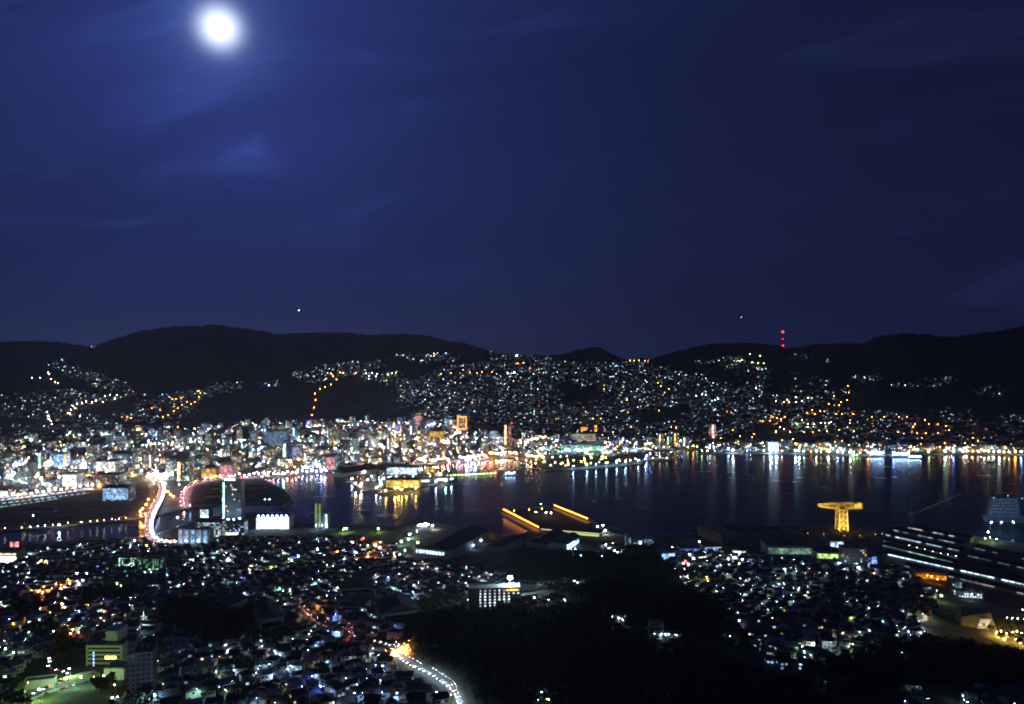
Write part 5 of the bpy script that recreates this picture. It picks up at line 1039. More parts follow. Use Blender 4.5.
# near bank
lamp(510, 580.5, 'cool', 900, 2.3, look='glaring white floodlight behind the dormitory', hgt=2.8); lamp(492, 584, 'cool', 420, 1.2)
for px, py, c, e, r in ((70.5, 668, 'lime', 2772, .55), (68, 678, 'mint', 2772, .55), (83.5, 676.5, 'mint', 2376, .5), (42.5, 689, 'lime', 3564, .7), (105, 675, 'lime', 1980, .5), (94, 676, 'orange', 200, .4), (115, 684, 'gold', 500, .5), (155, 694, 'sky', 900, 1.2), (119, 696, 'cool', 400, .5), (115, 698, 'cool', 400, .5), (14, 652, 'mint', 400, .5), (7, 648, 'lime', 300, .5), (28, 682, 'gold', 90, .3),
                        (75, 629, 'orange', 600, .6), (80, 632, 'orange', 400, .5), (72, 633, 'orange', 400, .5), (104.5, 616, 'orange', 420, .5), (104, 619, 'orange', 420, .5), (65, 607, 'orange', 300, .45), (50, 612, 'orange', 160, .4), (14, 623, 'orange', 500, .6), (53, 631, 'sky', 300, .45),
                        (57, 608.5, 'sky', 330, .5), (81, 611, 'sky', 300, .5), (69, 619, 'sky', 400, .55), (39, 591, 'orange', 500, .7), (43, 592, 'orange', 420, .7), (50, 595, 'orange', 300, .7), (70, 583, 'orange', 360, .9), (62, 588, 'orange', 420, .8), (84, 580, 'cool', 700, 1.1), (80, 583, 'white', 420, .9), (78, 573, 'sky', 330, .8), (88, 573, 'sky', 330, .8),
                        (118, 583, 'lime', 420, .6), (121, 585.5, 'lime', 300, .5), (299, 556, 'blue', 700, 1.0), (291.5, 560, 'lime', 500, .9), (330, 553, 'blue', 420, .9), (338, 551.5, 'orange', 360, .7), (318, 549, 'cool', 400, .9), (284, 553, 'lime', 200, .7), (352, 542, 'white', 200, .7), (363, 537.5, 'red', 260, .8), (347, 528, 'lime', 300, .9), (344, 528.5, 'lime', 250, .9), (378, 528, 'lime', 300, .9),
                        (375, 545, 'orange', 1100, 1.2), (379.5, 547.5, 'orange', 1100, 1.2), (367.5, 556, 'orange', 900, 1.1), (372, 549, 'orange', 700, .8), (410, 533.5, 'mint', 700, 1.0), (402, 541, 'mint', 700, .9), (408, 539, 'lime', 400, .9), (418, 542, 'gold', 400, .9), (406, 550, 'white', 400, .9), (399, 554, 'mint', 300, .8), (394.5, 553, 'cool', 250, .8), (417, 531, 'gold', 120, .7),
                        (425, 523, 'cool', 300, 1), (421, 524, 'cool', 250, 1), (433, 525, 'white', 330, 1.1), (418, 525, 'cool', 220, .9), (452, 531.5, 'orange', 160, .8), (470, 534, 'lime', 260, .9), (473, 533.5, 'mint', 400, .9), (478, 532.5, 'orange', 250, .8), (487, 533, 'orange', 300, .9), (466, 541, 'sky', 300, .9), (473, 545, 'sky', 300, .9), (482, 540, 'cool', 300, .9), (463, 546, 'sky', 300, .9),
                        (603, 525, 'green', 160, .9), (598, 526, 'sky', 260, 1), (605, 530, 'white', 330, 1), (613, 543, 'orange', 160, .7), (606, 544, 'sky', 300, .9), (608, 548, 'cool', 300, .9), (614, 550, 'mint', 400, .9), (617, 552, 'mint', 260, .8), (602, 556, 'blue', 160, .7), (581, 555, 'blue', 160, .7), (571, 548, 'mint', 260, .7), (575, 548, 'sky', 260, .7),
                        (690, 554, 'cool', 700, 1.0), (693, 558, 'cool', 700, 1.0), (689, 564, 'cool', 600, .9), (684, 563, 'white', 420, .8), (684.5, 560.5, 'red', 200, .7), (691, 576, 'lime', 700, .7), (695, 580, 'lime', 700, .8), (688, 578, 'green', 500, .6), (699.5, 541.5, 'lime', 260, .8), (690, 545, 'sky', 300, .9), (672, 546.5, 'cool', 250, .7), (707, 577, 'gold', 260, .5), (707, 581, 'gold', 260, .5),
                        (734, 556.5, 'white', 600, .9), (729, 559, 'cool', 260, .8), (743, 559, 'cool', 260, .8), (739, 563, 'lime', 160, .7), (858, 567, 'cool', 700, .9), (840, 563, 'sky', 330, .8), (784, 569, 'mint', 600, .8), (845, 548, 'cool', 160, .7),
                        (940, 595.5, 'lime', 700, .8), (976, 592, 'mint', 500, .9), (970, 594, 'cool', 300, .7), (907, 631, 'sky', 330, .5), (869, 630, 'cool', 300, .45), (989, 537, 'lime', 400, 1), (996, 538.5, 'green', 400, 1), (985, 538, 'gold', 300, .9), (987, 531.5, 'mint', 260, .9), (1006, 509, 'sky', 90, .9),
                        (413, 666, 'orange', 160, .3), (454, 684, 'orange', 200, .3), (451, 694, 'orange', 160, .3), (398, 644, 'white', 260, .4), (395.5, 641, 'cool', 200, .35), (406, 648, 'orange', 500, .45), (400, 652, 'orange', 400, .45), (395, 655, 'orange', 260, .4), (408, 653, 'orange', 260, .4), (390, 656, 'orange', 600, .5), (403, 646, 'gold', 400, .4),
                        (437, 691, 'cool', 300, .4), (440, 601, 'cool', 200, .35), (574, 582, 'mint', 260, .5), (577, 584, 'mint', 260, .5), (534, 597, 'white', 400, .6), (548, 599, 'cool', 200, .4), (564, 599, 'sky', 260, .45), (578, 602, 'warm', 160, .4), (613, 616, 'sky', 330, .45), (618, 617.5, 'white', 260, .4), (622, 619, 'cool', 200, .35), (664, 634, 'cool', 330, .4), (668, 633, 'sky', 200, .35), (738, 620, 'sky', 420, .5), (731, 636, 'cool', 300, .4), (724, 628, 'mint', 160, .3), (736, 641, 'sky', 260, .4),
                        (541, 691, 'sky', 500, .4), (545, 698, 'cool', 400, .35), (537, 699, 'sky', 300, .3), (549, 699, 'gold', 160, .3), (825, 681, 'cool', 200, .3), (902, 652, 'sky', 300, .35), (905, 700, 'sky', 500, .4), (961, 695, 'cool', 400, .4), (965, 701, 'mint', 300, .35), (1012, 703, 'sky', 300, .4), (962, 699, 'sky', 300, .3)):
    lamp(px, py, c, e, r)

# ------------------------------------------------------------------ zones for houses and woods (outlined in the view)
FOREST = [[(395, 612), (412, 604), (440, 606), (520, 605), (560, 600), (610, 622), (660, 640), (700, 650), (740, 668), (800, 690), (840, 712), (466, 712), (462, 690), (440, 672), (424, 660), (412, 655), (414, 636)],
          [(505, 562), (520, 552), (600, 556), (640, 556), (672, 566), (684, 590), (730, 612), (760, 660), (720, 650), (680, 636), (640, 622), (600, 612), (560, 594), (524, 590), (520, 578)],
          [(160, 604), (200, 600), (262, 606), (292, 632), (280, 646), (200, 645), (165, 630)], [(800, 676), (850, 656), (905, 640), (945, 642), (1040, 658), (1040, 686), (960, 690), (900, 690), (850, 700), (800, 690)],
          [(84, 592), (128, 584), (140, 592), (120, 604), (85, 604)], [(20, 634), (60, 628), (68, 642), (76, 650), (70, 662), (58, 648), (40, 640)], [(120, 700), (165, 700), (170, 712), (110, 712)], [(10, 606), (40, 606), (38, 616), (12, 616)],
          [(626, 548), (646, 546), (660, 550), (664, 562), (650, 566), (622, 562)], [(430, 600), (470, 600), (466, 608), (430, 608)], [(0, 690), (20, 690), (30, 712), (0, 712)]]
RES = [[(-60, 552), (0, 560), (40, 552), (110, 542), (180, 548), (260, 532), (330, 530), (395, 546), (405, 562), (440, 562), (500, 574), (520, 590), (470, 604), (420, 604), (398, 636), (392, 660), (425, 680), (450, 712), (-60, 712)],
       [(600, 546), (640, 552), (630, 562), (600, 558)], [(664, 552), (700, 548), (770, 556), (840, 562), (900, 568), (940, 600), (935, 616), (900, 636), (850, 652), (800, 672), (752, 660), (720, 606), (684, 588), (672, 566)],
       [(965, 690), (1040, 690), (1040, 712), (965, 712)], [(600, 610), (625, 614), (640, 626), (605, 622)], [(650, 628), (676, 630), (680, 640), (655, 640)], [(715, 616), (745, 616), (760, 650), (735, 650)], [(528, 686), (556, 686), (560, 712), (525, 712)],
       [(900, 688), (916, 688), (920, 712), (896, 712)], [(895, 624), (915, 624), (918, 640), (895, 640)], [(820, 672), (836, 672), (838, 690), (820, 690)]]
def any_in(polys, x, y):
    r = np.zeros(np.shape(x), bool)
    for q in polys: r |= inside(q, x, y)
    return r
SPEC = []          # footprints to keep clear
for o in list(COL.objects):
    if o.parent is None and '_dim' in o:
        w_, d_, h_ = o['_dim']; SPEC.append((o.location.x + (w_ / 2 * math.cos(o.rotation_euler.z) if o.name.startswith('factory_hall') and w_ > 200 else 0), o.location.y, max(8, .56 * max(min(w_, 110), min(d_, 90)))))
ROADS = np.array([(p.x, p.y) for q in (main, bay, riv, bot) for p in q[::2]])
SP = np.array(SPEC)
def free(x, y, m):
    return bool((np.hypot(SP[:, 0] - x, SP[:, 1] - y) > SP[:, 2] + m).all() and (np.hypot(ROADS[:, 0] - x, ROADS[:, 1] - y) > m + 9).all())

# ------------------------------------------------------------------ mid-rise blocks of the town on the plain
ZONES = [([(-20, 446), (60, 436), (130, 428), (262, 424), (262, 474), (140, 478), (-20, 482)], 96, 13, 44, 14, 27), ([(262, 424), (400, 421), (512, 432), (512, 452), (420, 460), (330, 468), (262, 473)], 125, 14, 48, 14, 28),
         ([(512, 438), (660, 441), (700, 444), (700, 447), (648, 450), (610, 456), (520, 455)], 42, 9, 30, 14, 30), ([(704, 444), (920, 446), (1024, 449), (1024, 451), (860, 452), (704, 450)], 46, 6, 20, 14, 34)]
placed = []; NB = 0
for poly, cnt, h0, h1, w0, w1 in ZONES:
    xs = [q[0] for q in poly]; ys_ = [q[1] for q in poly]; tries = 0; k = 0
    while k < cnt and tries < 4000:
        tries += 1
        px, py = RND.uniform(min(xs), max(xs)), RND.uniform(min(ys_), max(ys_))
        if not inside(poly, np.array([px]), np.array([py]))[0]: continue
        p = P(px, py); w_ = RND.uniform(w0, w1); d_ = RND.uniform(13, 22)
        if is_water(np.array([p.x, p.x, p.x - w_, p.x + w_]), np.array([p.y - d_, p.y + d_, p.y, p.y])).any() or not free(p.x, p.y, 11): continue
        if any(abs(p.x - a) < 21 and abs(p.y - b_) < 34 for a, b_ in placed): continue
        placed.append((p.x, p.y)); k += 1; NB += 1
        h = h0 + (h1 - h0) * RND.random() ** 2.2; wi = RND.choices(range(5), (5, 3, 4, 2, 2))[0]
        res = RND.random() < .5
        cols = RND.choice([['cool', 'sky', 'mint'], ['mint', 'green', 'cool'], ['warm', 'gold', 'white'], GLOWMIX, GLOWMIX, ['sky', 'blue', 'cool'], ['white', 'cool', 'warm']])
        o = tower(p, w_, d_, h, RND.gauss(0, .25), M_WALL[wi], 'apartment_building' if res else 'office_building', 'building', RND.uniform(.12, .6), cols, RND.choice([1.0, 1.6, 2.4, 3, 4]), group='blocks of the lower town',
                  strip=(RND.choice(cols), .1, RND.choice([-.85, .85, 0])) if RND.random() < .22 else None, corridor=True if res and RND.random() < .3 else None,
                  look='%s %s %s block with %s windows' % ('low' if h < 15 else 'mid-rise' if h < 28 else 'tall', WALL_WORD[wi], 'apartment' if res else 'office', {'cool': 'cool white', 'mint': 'pale green', 'warm': 'warm', 'sky': 'bluish', 'white': 'white'}.get(cols[0], 'lit')))
        # street lamps around the foot of the block
        for _ in range(5):
            q = Vector((p.x + RND.uniform(-34, 34), p.y - d_ / 2 - RND.uniform(3, 22), 0)); q.z = float(land(q.x, q.y))
            if not is_water(np.array([q.x]), np.array([q.y]))[0] and free(q.x, q.y, 1):
                far_lamp(q, RND.choice(['cool', 'cool', 'sky', 'sky', 'mint', 'white', 'warm', 'warm', 'orange', 'orange', 'violet', 'blue', 'gold', 'mint']), RND.choice([90, 180, 220, 420, 800]), RND.choice([.5, .7, 1.1]), RND.choice([6, 9, 12]), RND.random() < .72)

fill = MB(); fmats = list(M_WALL) + [M_ROOF]; fk = {}
for poly, cnt in ((ZONES[0][0], 190), (ZONES[1][0], 250), (ZONES[2][0], 90), (ZONES[3][0], 45), ([(-20, 480), (130, 470), (140, 478), (80, 488), (-20, 500)], 36), ([(350, 474), (385, 470), (430, 466), (452, 478), (425, 485), (390, 489), (362, 486)], 22)):
    xs = [q[0] for q in poly]; ys_ = [q[1] for q in poly]; k = 0; tries = 0
    while k < cnt and tries < 5000:
        tries += 1; px, py = RND.uniform(min(xs), max(xs)), RND.uniform(min(ys_), max(ys_))
        if not inside(poly, np.array([px]), np.array([py]))[0]: continue
        p = P(px, py); w_ = RND.uniform(8, 17); d_ = RND.uniform(8, 13); h = RND.choice([6, 7, 9.6, 9.6, 12.8, 16, 19]); 
        if is_water(np.array([p.x, p.x + w_, p.x - w_]), np.array([p.y - 9, p.y + 9, p.y])).any() or not free(p.x, p.y, 7) or any(abs(p.x - a) < 15 and abs(p.y - b_) < 17 for a, b_ in placed): continue
        placed.append((p.x, p.y)); k += 1; x, y, z = p
        fill.box(x - w_ / 2, x + w_ / 2, y - d_ / 2, y + d_ / 2, z - 3, z + h, RND.randrange(5), 5)
        c = RND.choice(GLOWMIX + ['pink', 'violet', 'orange']); e = RND.choice([.7, 1.2, 2.0, 3.2])
        if (c, e) not in fk: fmats.append(lit(c, e)); fk[(c, e)] = len(fmats) - 1
        for st in range(int(h // 3.2)):
            if RND.random() < .6: panes(fill2 := MB(), w_, d_, -w_ / 2 + .3, w_ / 2 - .3, st * 3.2 + 1, 2.8, 1.9, 1.5, RND.choice([.2, .5, .9]), -1, 0); fill.add([(x + v[0], y + v[1], z + v[2]) for v in fill2.v], fill2.f, fk[(c, e)])
        for _ in range(2):
            q = Vector((x + RND.uniform(-14, 14), y - d_ / 2 - RND.uniform(2.5, 9), z))
            if not is_water(np.array([q.x]), np.array([q.y]))[0]: far_lamp(q, RND.choice(['cool', 'sky', 'mint', 'white', 'white', 'warm', 'orange', 'pink', 'blue', 'gold', 'cool']), RND.choice([90, 220, 480, 900]), RND.choice([.4, .6, .85]), RND.choice([5, 7, 10]), RND.random() < .78)
o = stuff(fill.build('distant_blocks', fmats)); tag(o, 'hundreds of small lit blocks packed between the larger buildings of the far town', 'buildings')

# ------------------------------------------------------------------ hillside houses across the harbour: far, uncountable, one mesh
FARZ = [([(400, 386), (440, 367), (480, 362), (515, 354), (548, 357), (562, 362), (600, 363), (640, 360.5), (662, 363), (740, 356), (770, 372), (760, 400), (772, 420), (704, 441), (520, 437), (420, 424), (396, 406)], 1750, 0),
        ([(48, 366), (60, 358), (75, 366), (132, 384), (136, 395), (90, 386)], 85, 0), ([(-10, 386), (70, 390), (122, 400), (112, 425), (-10, 416)], 150, 0), ([(120, 395), (200, 390), (225, 383), (242, 388), (204, 398), (192, 416), (150, 424), (120, 420)], 130, 0),
        ([(290, 374), (320, 366), (380, 359), (386, 366), (345, 376), (310, 384)], 120, 0), ([(395, 355), (455, 353), (456, 362), (420, 363)], 40, 0), ([(345, 372), (400, 372), (420, 392), (405, 412), (398, 390)], 60, 0), ([(770, 396), (850, 394), (862, 410), (960, 418), (1000, 436), (1024, 442), (1024, 450), (770, 451)], 430, 1),
        ([(794, 354), (808, 354), (806, 361), (794, 361)], 12, 0), ([(826, 360), (834, 360), (830, 365), (826, 365)], 4, 0), ([(850, 376), (878, 376), (878, 386), (850, 380)], 14, 0), ([(880, 383), (950, 377), (952, 388), (900, 387)], 16, 0), ([(978, 388), (1008, 386), (1006, 396), (978, 395)], 9, 0),
        ([(940, 408), (972, 408), (970, 424), (940, 420)], 14, 0), ([(1000, 416), (1030, 416), (1030, 434), (1000, 432)], 26, 0), ([(-5, 440), (42, 434), (46, 462), (-5, 462)], 30, 0), ([(96, 344.5), (88, 345.5), (86, 347), (96, 349)], 8, 0), ([(205, 382), (262, 382), (262, 390), (205, 392)], 14, 0), ([(262, 385), (280, 380), (280, 388)], 8, 0),
        ([(792, 370), (850, 386), (846, 395), (792, 392)], 20, 0), ([(0, 424), (262, 422), (262, 440), (0, 446)], 150, 0), ([(512, 432), (700, 436), (700, 446), (520, 452)], 170, 0), ([(262, 420), (512, 424), (512, 440), (262, 440)], 130, 0), ([(704, 440), (920, 442), (960, 450), (704, 452)], 120, 1), ([(490, 351.5), (515, 354), (512, 360), (490, 360)], 16, 0)]
hm = MB(); hmats = [M_PLAIN[0], M_PLAIN[1], M_PLAIN[2], M_TILE[0], M_TILE[1], M_TILE[2]]; hk = {}
def hmat(c, e):
    if (c, e) not in hk: hmats.append(lit(c, e)); hk[(c, e)] = len(hmats) - 1
    return hk[(c, e)]
def far_house(p, rz, w_, d_, h_, wins):
    c, s = math.cos(rz), math.sin(rz); x, y, z = p
    tr = lambda a: (x + a[0] * c - a[1] * s, y + a[0] * s + a[1] * c, z + a[2])
    b = MB(); b.box(-w_ / 2, w_ / 2, -d_ / 2, d_ / 2, -4, h_, 0, bottom=False); hm.add([tr(v) for v in b.v], b.f[:4], RND.randrange(3))
    b = MB(); b.gable(w_, d_, h_, d_ * .28, .5); hm.add([tr(v) for v in b.v], b.f[:4], 3 + RND.randrange(3))
    for x0, z0, ww, wh, k in wins:
        b = [(x0 - ww / 2, -d_ / 2 - .1, z0), (x0 + ww / 2, -d_ / 2 - .1, z0), (x0 + ww / 2, -d_ / 2 - .1, z0 + wh), (x0 - ww / 2, -d_ / 2 - .1, z0 + wh)]; hm.add([tr(v) for v in b], [(0, 1, 2, 3)], k)
for poly, cnt, warm in FARZ:
    cnt = int(cnt * 1.4)
    xs = [q[0] for q in poly]; ys_ = [q[1] for q in poly]; k = 0; tries = 0; seen = set()
    while k < cnt and tries < cnt * 12:
        tries += 1; px, py = RND.uniform(min(xs), max(xs)), RND.uniform(min(ys_), max(ys_))
        if not inside(poly, np.array([px]), np.array([py]))[0]: continue
        if cnt > 100 and math.sin(px / 23 + 2 * math.sin(py / 13)) + math.sin(py / 9 - px / 41) < -1.55 + RND.random() * 1.3: continue
        key = (int(px / 3.6), int(py / 2.6))
        if key in seen and RND.random() < .8: continue
        seen.add(key); p = P(px, py)
        if is_water(np.array([p.x]), np.array([p.y]))[0]: continue
        k += 1; sc = p.y / F
        c = RND.choices(['cool', 'sky', 'mint', 'green', 'white', 'warm', 'gold', 'orange', 'blue', 'lime'], (30, 28, 19, 6, 10, 9, 3, 2, 5, 1) if not warm else (18, 14, 11, 4, 12, 18, 8, 8, 3, 1))[0]
        e = RND.choices([.3, .6, 1.1, 2.2, 4.5], (27, 28, 25, 14, 6))[0]
        ww = min(6, sc * RND.uniform(.45, .9)); wins = [(RND.uniform(-1.5, 1.5), 1.2, ww, min(4.4, ww * .75), hmat(c, e))]
        far_house(p, RND.gauss(0, .5), RND.uniform(9, 13), RND.uniform(8, 10), RND.uniform(6, 8), wins)
        for _ in range(1):
            q = Vector((p.x + RND.uniform(-40, 40), p.y + RND.uniform(-40, 40), 0)); q.z = float(land(q.x, q.y))
            if not is_water(np.array([q.x]), np.array([q.y]))[0]: far_house(q, RND.gauss(0, .5), RND.uniform(8, 12), RND.uniform(7, 9), RND.uniform(5, 7), [])
        if RND.random() < .17: far_lamp(Vector((p.x + RND.uniform(-14, 14), p.y - 9, float(land(p.x, p.y - 9)))), 'orange' if warm and RND.random() < .25 else RND.choice(['cool', 'cool', 'sky', 'mint', 'sky', 'white', 'warm']), RND.choice([4, 8, 16]), .27 * sc)

# ------------------------------------------------------------------ near houses on the slope below the viewpoint
cand = []
for gy in np.arange(465, 1330, 15.5):
    for gx in np.arange(-1050, 1050, 14.5):
        x = gx + RND.uniform(-3, 3) + (7 if int(gy / 15.5) % 2 else 0); y = gy + RND.uniform(-3, 3); cand.append((x, y))
CA = np.array(cand); CZ = land(CA[:, 0], CA[:, 1]); PX = CX + F * CA[:, 0] / CA[:, 1]; PY = CY + F * (CAMZ - CZ) / CA[:, 1]
YARD = [[(18, 664), (60, 652), (100, 660), (150, 662), (158, 704), (120, 712), (60, 712), (20, 712)]]
ok = any_in(RES, PX, PY) & ~any_in(FOREST, PX, PY) & ~any_in(YARD, PX, PY) & ~is_water(CA[:, 0], CA[:, 1]) & (PX > -40) & (PX < 1064) & (PY < 722)
near = [(float(x), float(y), float(z)) for (x, y), z, k in zip(CA, CZ, ok) if k and RND.random() < .92 and free(x, y, 5)]
near.sort(key=lambda q: q[1])
HK = {}
ROOFW = ['dark tiled', 'brown tiled', 'blue tiled', 'flat grey roofed']; WALLW = ['white', 'beige', 'grey']
def house_meshes(w_, d_, h_, rt, wt, hipd):
    k = (w_, d_, h_, rt, wt, hipd)
    if k not in HK:
        b = MB(); b.box(-w_ / 2, w_ / 2, -d_ / 2, d_ / 2, -5, h_)
        r = MB()
        if rt == 3: r.box(-w_ / 2 - .2, w_ / 2 + .2, -d_ / 2 - .2, d_ / 2 + .2, h_ + .02, h_ + .35); r.box(-w_ / 2 + 1, -w_ / 2 + 3.4, -1.2, 1.2, h_ + .35, h_ + 2.4)
        elif hipd: r.hip(w_, d_, h_ + .02, d_ * .26, .6)
        else: r.gable(w_, d_, h_ + .02, d_ * .30, .6)
        dr = MB(); dr.box(w_ * .28, w_ * .28 + 1, -d_ / 2 - .12, -d_ / 2 - .02, -.2, 2.0)
        HK[k] = (b.mesh('wall', M_PLAIN[wt]), r.mesh('roof', M_TILE[rt]), dr.mesh('door', M_DARK))
    return HK[k]
winm = {}
def win_mesh(m_):
    if m_.name not in winm:
        b = MB(); b.box(-1.0, 1.0, -.1, -.02, 0, 1.35); winm[m_.name] = b.mesh('window', m_)
    return winm[m_.name]
NW = ['no', 'one', 'two', 'three', 'four']
CW = dict(cool='cool white', sky='bluish', mint='pale green', warm='warm', white='white', gold='golden')
nlamp = 0
for i, (x, y, z) in enumerate(near):
    w_ = RND.choice([8.5, 10, 11.5]); d_ = RND.choice([7.5, 9]); h_ = RND.choice([3.6, 6.0, 6.0, 6.4]); rz = RND.choice([0, 0, math.pi / 2, .25, -.3, .6]) + .5 * math.sin(x / 190 + y / 160); rt = RND.choices(range(4), (5, 2, 2, 3))[0]; wt = RND.randrange(3)
    nl = RND.choices([0, 1, 2, 3], (64, 22, 10, 4))[0]; c = RND.choices(list(CW), (6, 7, 4, 3, 3, 1))[0]; e = RND.choice([.4, .8, 1.4, 2.4])
    if i < 290:
        wm_, rm_, dm_ = house_meshes(w_, d_, h_, rt, wt, i % 3 == 0)
        o = empty('house', (x, y, z), rz, cat='house', group='houses on the near slope')
        link('wall', wm_, o); link('roof', rm_, o); link('door', dm_, o)
        slots = [(-w_ * .28, 1.0), (0, 1.0)] + ([(-w_ * .28, 3.9), (w_ * .05, 3.9), (w_ * .32, 3.9)] if h_ > 5 else [])
        RND.shuffle(slots); 
        for j, (sx, sz) in enumerate(slots[:4]): link('window', win_mesh(lit(c, e) if j < nl else M_GLASS), o, (sx, -d_ / 2, sz))
        for sx in (-1, 1): q = link('window', win_mesh(lit(c, e) if nl > 1 and sx < 0 else M_GLASS), o, (sx * w_ / 2, 0, 1.0 if h_ < 5 else 3.9), None, math.pi / 2 * sx)
        reg(o, '%s %s house, %s' % (WALLW[wt], ROOFW[rt], 'no lit window' if nl == 0 else '%s %s window%s' % (NW[nl], CW[c], 's' if nl > 1 else '')), (x, y))
    else:
        wins = [(RND.uniform(-w_ * .3, w_ * .3), RND.choice([1.0, 3.6]), RND.uniform(1.4, 2.6), 1.4, hmat(c, e)) for _ in range(nl)]
        far_house(Vector((x, y, z)), rz, w_, d_, h_, wins)
    cl_ = lambda: RND.choices(['cool', 'sky', 'blue', 'mint', 'white', 'warm', 'lime'], (9, 14, 5, 6, 4, 2, 1))[0]
    if RND.random() < .30 + .26 * math.sin(x / 70 + 1) * math.sin(y / 55) + .12 * math.sin(x / 31 - y / 43):                      # hooded lamps on posts in the lanes, light on the walls and roofs beside them
        a = RND.uniform(-1.0, 1.0); lx, ly = x + (w_ * .5 + 3.5) * math.sin(a), y - (d_ * .5 + 4.0) * math.cos(a); q = Vector((lx, ly, float(land(lx, ly))))
        far_lamp(q, cl_(), RND.choice([120, 300, 700, 1400, 2400]), .26, RND.choice([4.5, 6, 7.5]), True)
    if RND.random() < .05:
        a = RND.uniform(0, 6.28); lx, ly = x + 8.5 * math.cos(a), y + 8 * math.sin(a) - 3; q = Vector((lx, ly, float(land(lx, ly))))
        far_lamp(q, cl_(), RND.choice([50, 110, 220]), RND.uniform(.14, .26), RND.choice([5, 7]))
o = stuff(hm.build('distant_houses', hmats)); tag(o, 'thousands of small houses with lit windows covering the hillsides and the near slope', 'houses')

# ------------------------------------------------------------------ concert hall and lit trees at lower right, woods
p = P(977, 627); s = p.y / F
o = empty('faceted_hall', p, math.radians(-10), 'faceted pale hall with tilted lit walls beside the yellow lit trees', 'building')
m = MB(); m.add([(-17 * s, -6, -4), (17 * s, -6, -4), (19 * s, 24, -4), (-14 * s, 26, -4), (-15 * s, -2, 10 * s), (12 * s, -1, 15 * s), (15 * s, 22, 12 * s), (-8 * s, 22, 14 * s)], [(0, 1, 5, 4), (1, 2, 6, 5), (2, 3, 7, 6), (3, 0, 4, 7), (4, 5, 6, 7)]); m.build('shell', mat('pale_cladding', (.15, .15, .145), .7, .2), o)
m = MB(); m.add([(-2 * s, -6.2, 0), (5 * s, -6.2, 1), (13 * s, -4.2, 10 * s), (2 * s, -3.0, 9.5 * s)], [(0, 1, 2, 3)]); m.build('lit_wall_panel', lit('warm', .5), o)  # light on this wall face put in as a glowing patch
for px, py in ((958, 613), (963, 610)): lamp(px, py, 'warm', 160, .5)
def mk_tree(h, r, seed, leaf=.75, n=420):
    rr = random.Random(seed); t = MB(); t.tube((0, 0, -1), (0, 0, h * .5), .28, .18, 6)
    for i in range(5):
        a = i * 1.26 + rr.random(); t.tube((0, 0, h * (.3 + .05 * i)), (math.cos(a) * r * .6, math.sin(a) * r * .6, h * (.6 + .06 * i)), .13, .04, 4)
    c = MB(); cl = [(rr.gauss(0, r * .38), rr.gauss(0, r * .38), h * rr.uniform(.48, .88), r * rr.uniform(.35, .6)) for _ in range(9)]
    for i in range(n):
        x, y, z, q = rr.choice(cl); u = Vector((rr.gauss(0, 1), rr.gauss(0, 1), rr.gauss(0, 1))).normalized() * q * rr.uniform(.6, 1.05); pc = Vector((x, y, z)) + u
        a = Vector((rr.gauss(0, 1), rr.gauss(0, 1), rr.gauss(0, 1))).normalized(); b_ = a.orthogonal().normalized(); l = leaf * rr.uniform(.6, 1.2)
        c.add([tuple(pc + a * l), tuple(pc + b_ * l * .7), tuple(pc - a * l), tuple(pc - b_ * l * .7)], [(0, 1, 2, 3)])
    return t.mesh('trunk', M_TRUNK), c.mesh('crown', M_LEAF)
TREES = [mk_tree(9, 3.6, s_) for s_ in range(4)]
def tree(p, k, sc, look, group):
    o = empty('tree', p, RND.uniform(0, 6), cat='tree', group=group); t, c = TREES[k % 4]; link('trunk', t, o); link('crown', c, o); o.scale = (sc,) * 3; reg(o, look, p); return o
for i, (px, py) in enumerate(((992, 633), (997, 628), (1003, 634), (1008, 629), (1014, 633), (1019, 628), (1024, 634), (1000, 640), (1010, 640), (1021, 640), (1018, 645))):
    tree(P(px, py), i, 1.0, 'leafy tree lit yellow from below', 'yellow lit trees by the faceted hall')
for px, py in ((996, 632), (1001, 631), (1006, 633), (1012, 632), (1017, 631), (1022, 633), (1004, 639), (1015, 639), (1020, 643)): lamp(0, 0, 'gold', 1400, .55, P(px, py + 2.6), hgt=.40, look='low golden lamp under the lit trees')
for px, py in ((1006, 617), (1012, 617.5), (1018, 618), (1024, 618.5), (1022, 609)): lamp(px, py, 'warm', 200, .5)
lamp(0, 0, 'gold', 2200, .9, P(998, 637), hgt=.5, look='brightest golden lamp under the lit trees')
for i, (px, py) in enumerate(((62, 664), (66, 661), (74, 660), (80, 664), (96, 690), (102, 688), (108, 690), (112, 686), (100, 693), (18, 694), (14, 690), (58, 664), (106, 694))):
    tree(P(px, py), i, 1.0, 'dark leafy tree washed by green lamp light', 'trees round the green lit lane')
for i in range(46):
    px = RND.uniform(534, 634); py = RND.uniform(456.5, 461 + (640 - px) * .075) ; x, y = wpt(px, py, 3)
    if is_water(np.array([x]), np.array([y - 10]))[0]: continue
    tree(Vector((x, y, 3)), i, .95, 'small park tree with lamp light in its crown', 'trees of the waterfront park')
    far_lamp(Vector((x + 5, y - 7, -1.5)), RND.choice(['gold', 'warm', 'gold', 'lime']), RND.choice([25, 45, 70]), 1.25)
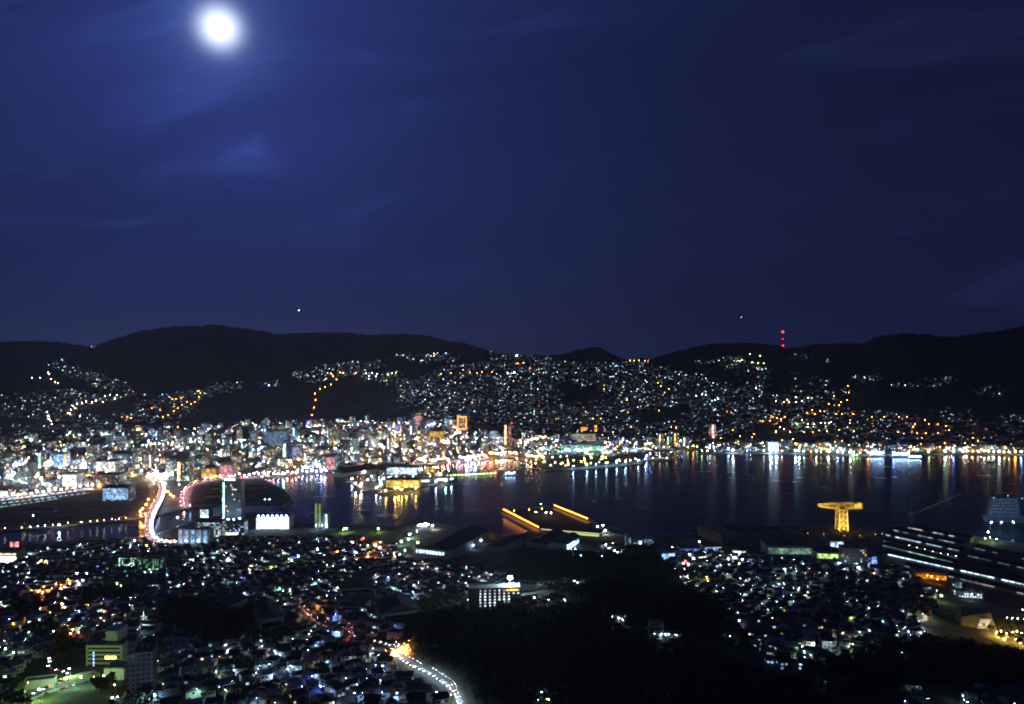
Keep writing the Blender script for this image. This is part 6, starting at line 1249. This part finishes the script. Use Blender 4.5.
# woods: leaf clumps over the dark slopes, one mass
rg = np.random.default_rng(5)
gx, gy = np.meshgrid(np.arange(-1000, 1000, 7.0), np.arange(455, 1300, 7.0)); gx = (gx + rg.uniform(-3, 3, gx.shape)).ravel(); gy = (gy + rg.uniform(-3, 3, gy.shape)).ravel(); gz = land(gx, gy)
fx = CX + F * gx / gy; fy = CY + F * (CAMZ - gz) / gy
lampxy = np.array([(q[0].x, q[0].y) for q in LAMPS]); sel = any_in(FOREST, fx, fy) & ~is_water(gx, gy) & (fy < 730)
sel &= np.array([bool(k) and free(a, b_, -2 if b_ > 900 else 2) for a, b_, k in zip(gx, gy, sel)])
gx, gy, gz = gx[sel], gy[sel], gz[sel]
nt, nl = len(gx), 34
hh = rg.uniform(5, 9.5, nt); rr_ = rg.uniform(2.8, 4.6, nt)
th = rg.uniform(0, 2 * np.pi, (nt, nl)); cz = rg.uniform(-.35, 1, (nt, nl)); sr = np.sqrt(1 - cz ** 2); rad = rg.uniform(.65, 1.08, (nt, nl)) * rr_[:, None]
C_ = np.stack([gx[:, None] + np.cos(th) * sr * rad, gy[:, None] + np.sin(th) * sr * rad, gz[:, None] + hh[:, None] * .62 + cz * rad * .85], -1).reshape(-1, 3)
A_ = rg.normal(size=C_.shape); A_ /= np.linalg.norm(A_, axis=1)[:, None]; B_ = np.cross(A_, rg.normal(size=C_.shape)); B_ /= np.linalg.norm(B_, axis=1)[:, None]
sz_ = rg.uniform(.8, 1.7, (len(C_), 1))
V_ = np.stack([C_ + A_ * sz_, C_ + B_ * sz_ * .8, C_ - A_ * sz_, C_ - B_ * sz_ * .8], 1).reshape(-1, 3)
me = bpy.data.meshes.new('woods'); me.vertices.add(len(V_)); me.vertices.foreach_set('co', V_.ravel().astype(np.float32)); q = len(C_)
me.loops.add(q * 4); me.loops.foreach_set('vertex_index', np.arange(q * 4)); me.polygons.add(q); me.polygons.foreach_set('loop_start', np.arange(0, q * 4, 4)); me.polygons.foreach_set('loop_total', np.full(q, 4)); me.update(calc_edges=True)
me.materials.append(M_LEAF); o = bpy.data.objects.new('woods', me); COL.objects.link(o); stuff(o); tag(o, 'dark dense woods covering the near hill spurs', 'woods')

emit_lamps(); write_labels()
for o in COL.objects:
    if '_dim' in o: del o['_dim']
print('cars', NCAR[0], 'blocks', NB, 'near houses', len(near), 'lamps', len(LAMPS), 'far lamps', len(FAR_LAMPS), 'objects', len(COL.objects), 'woods', nt)
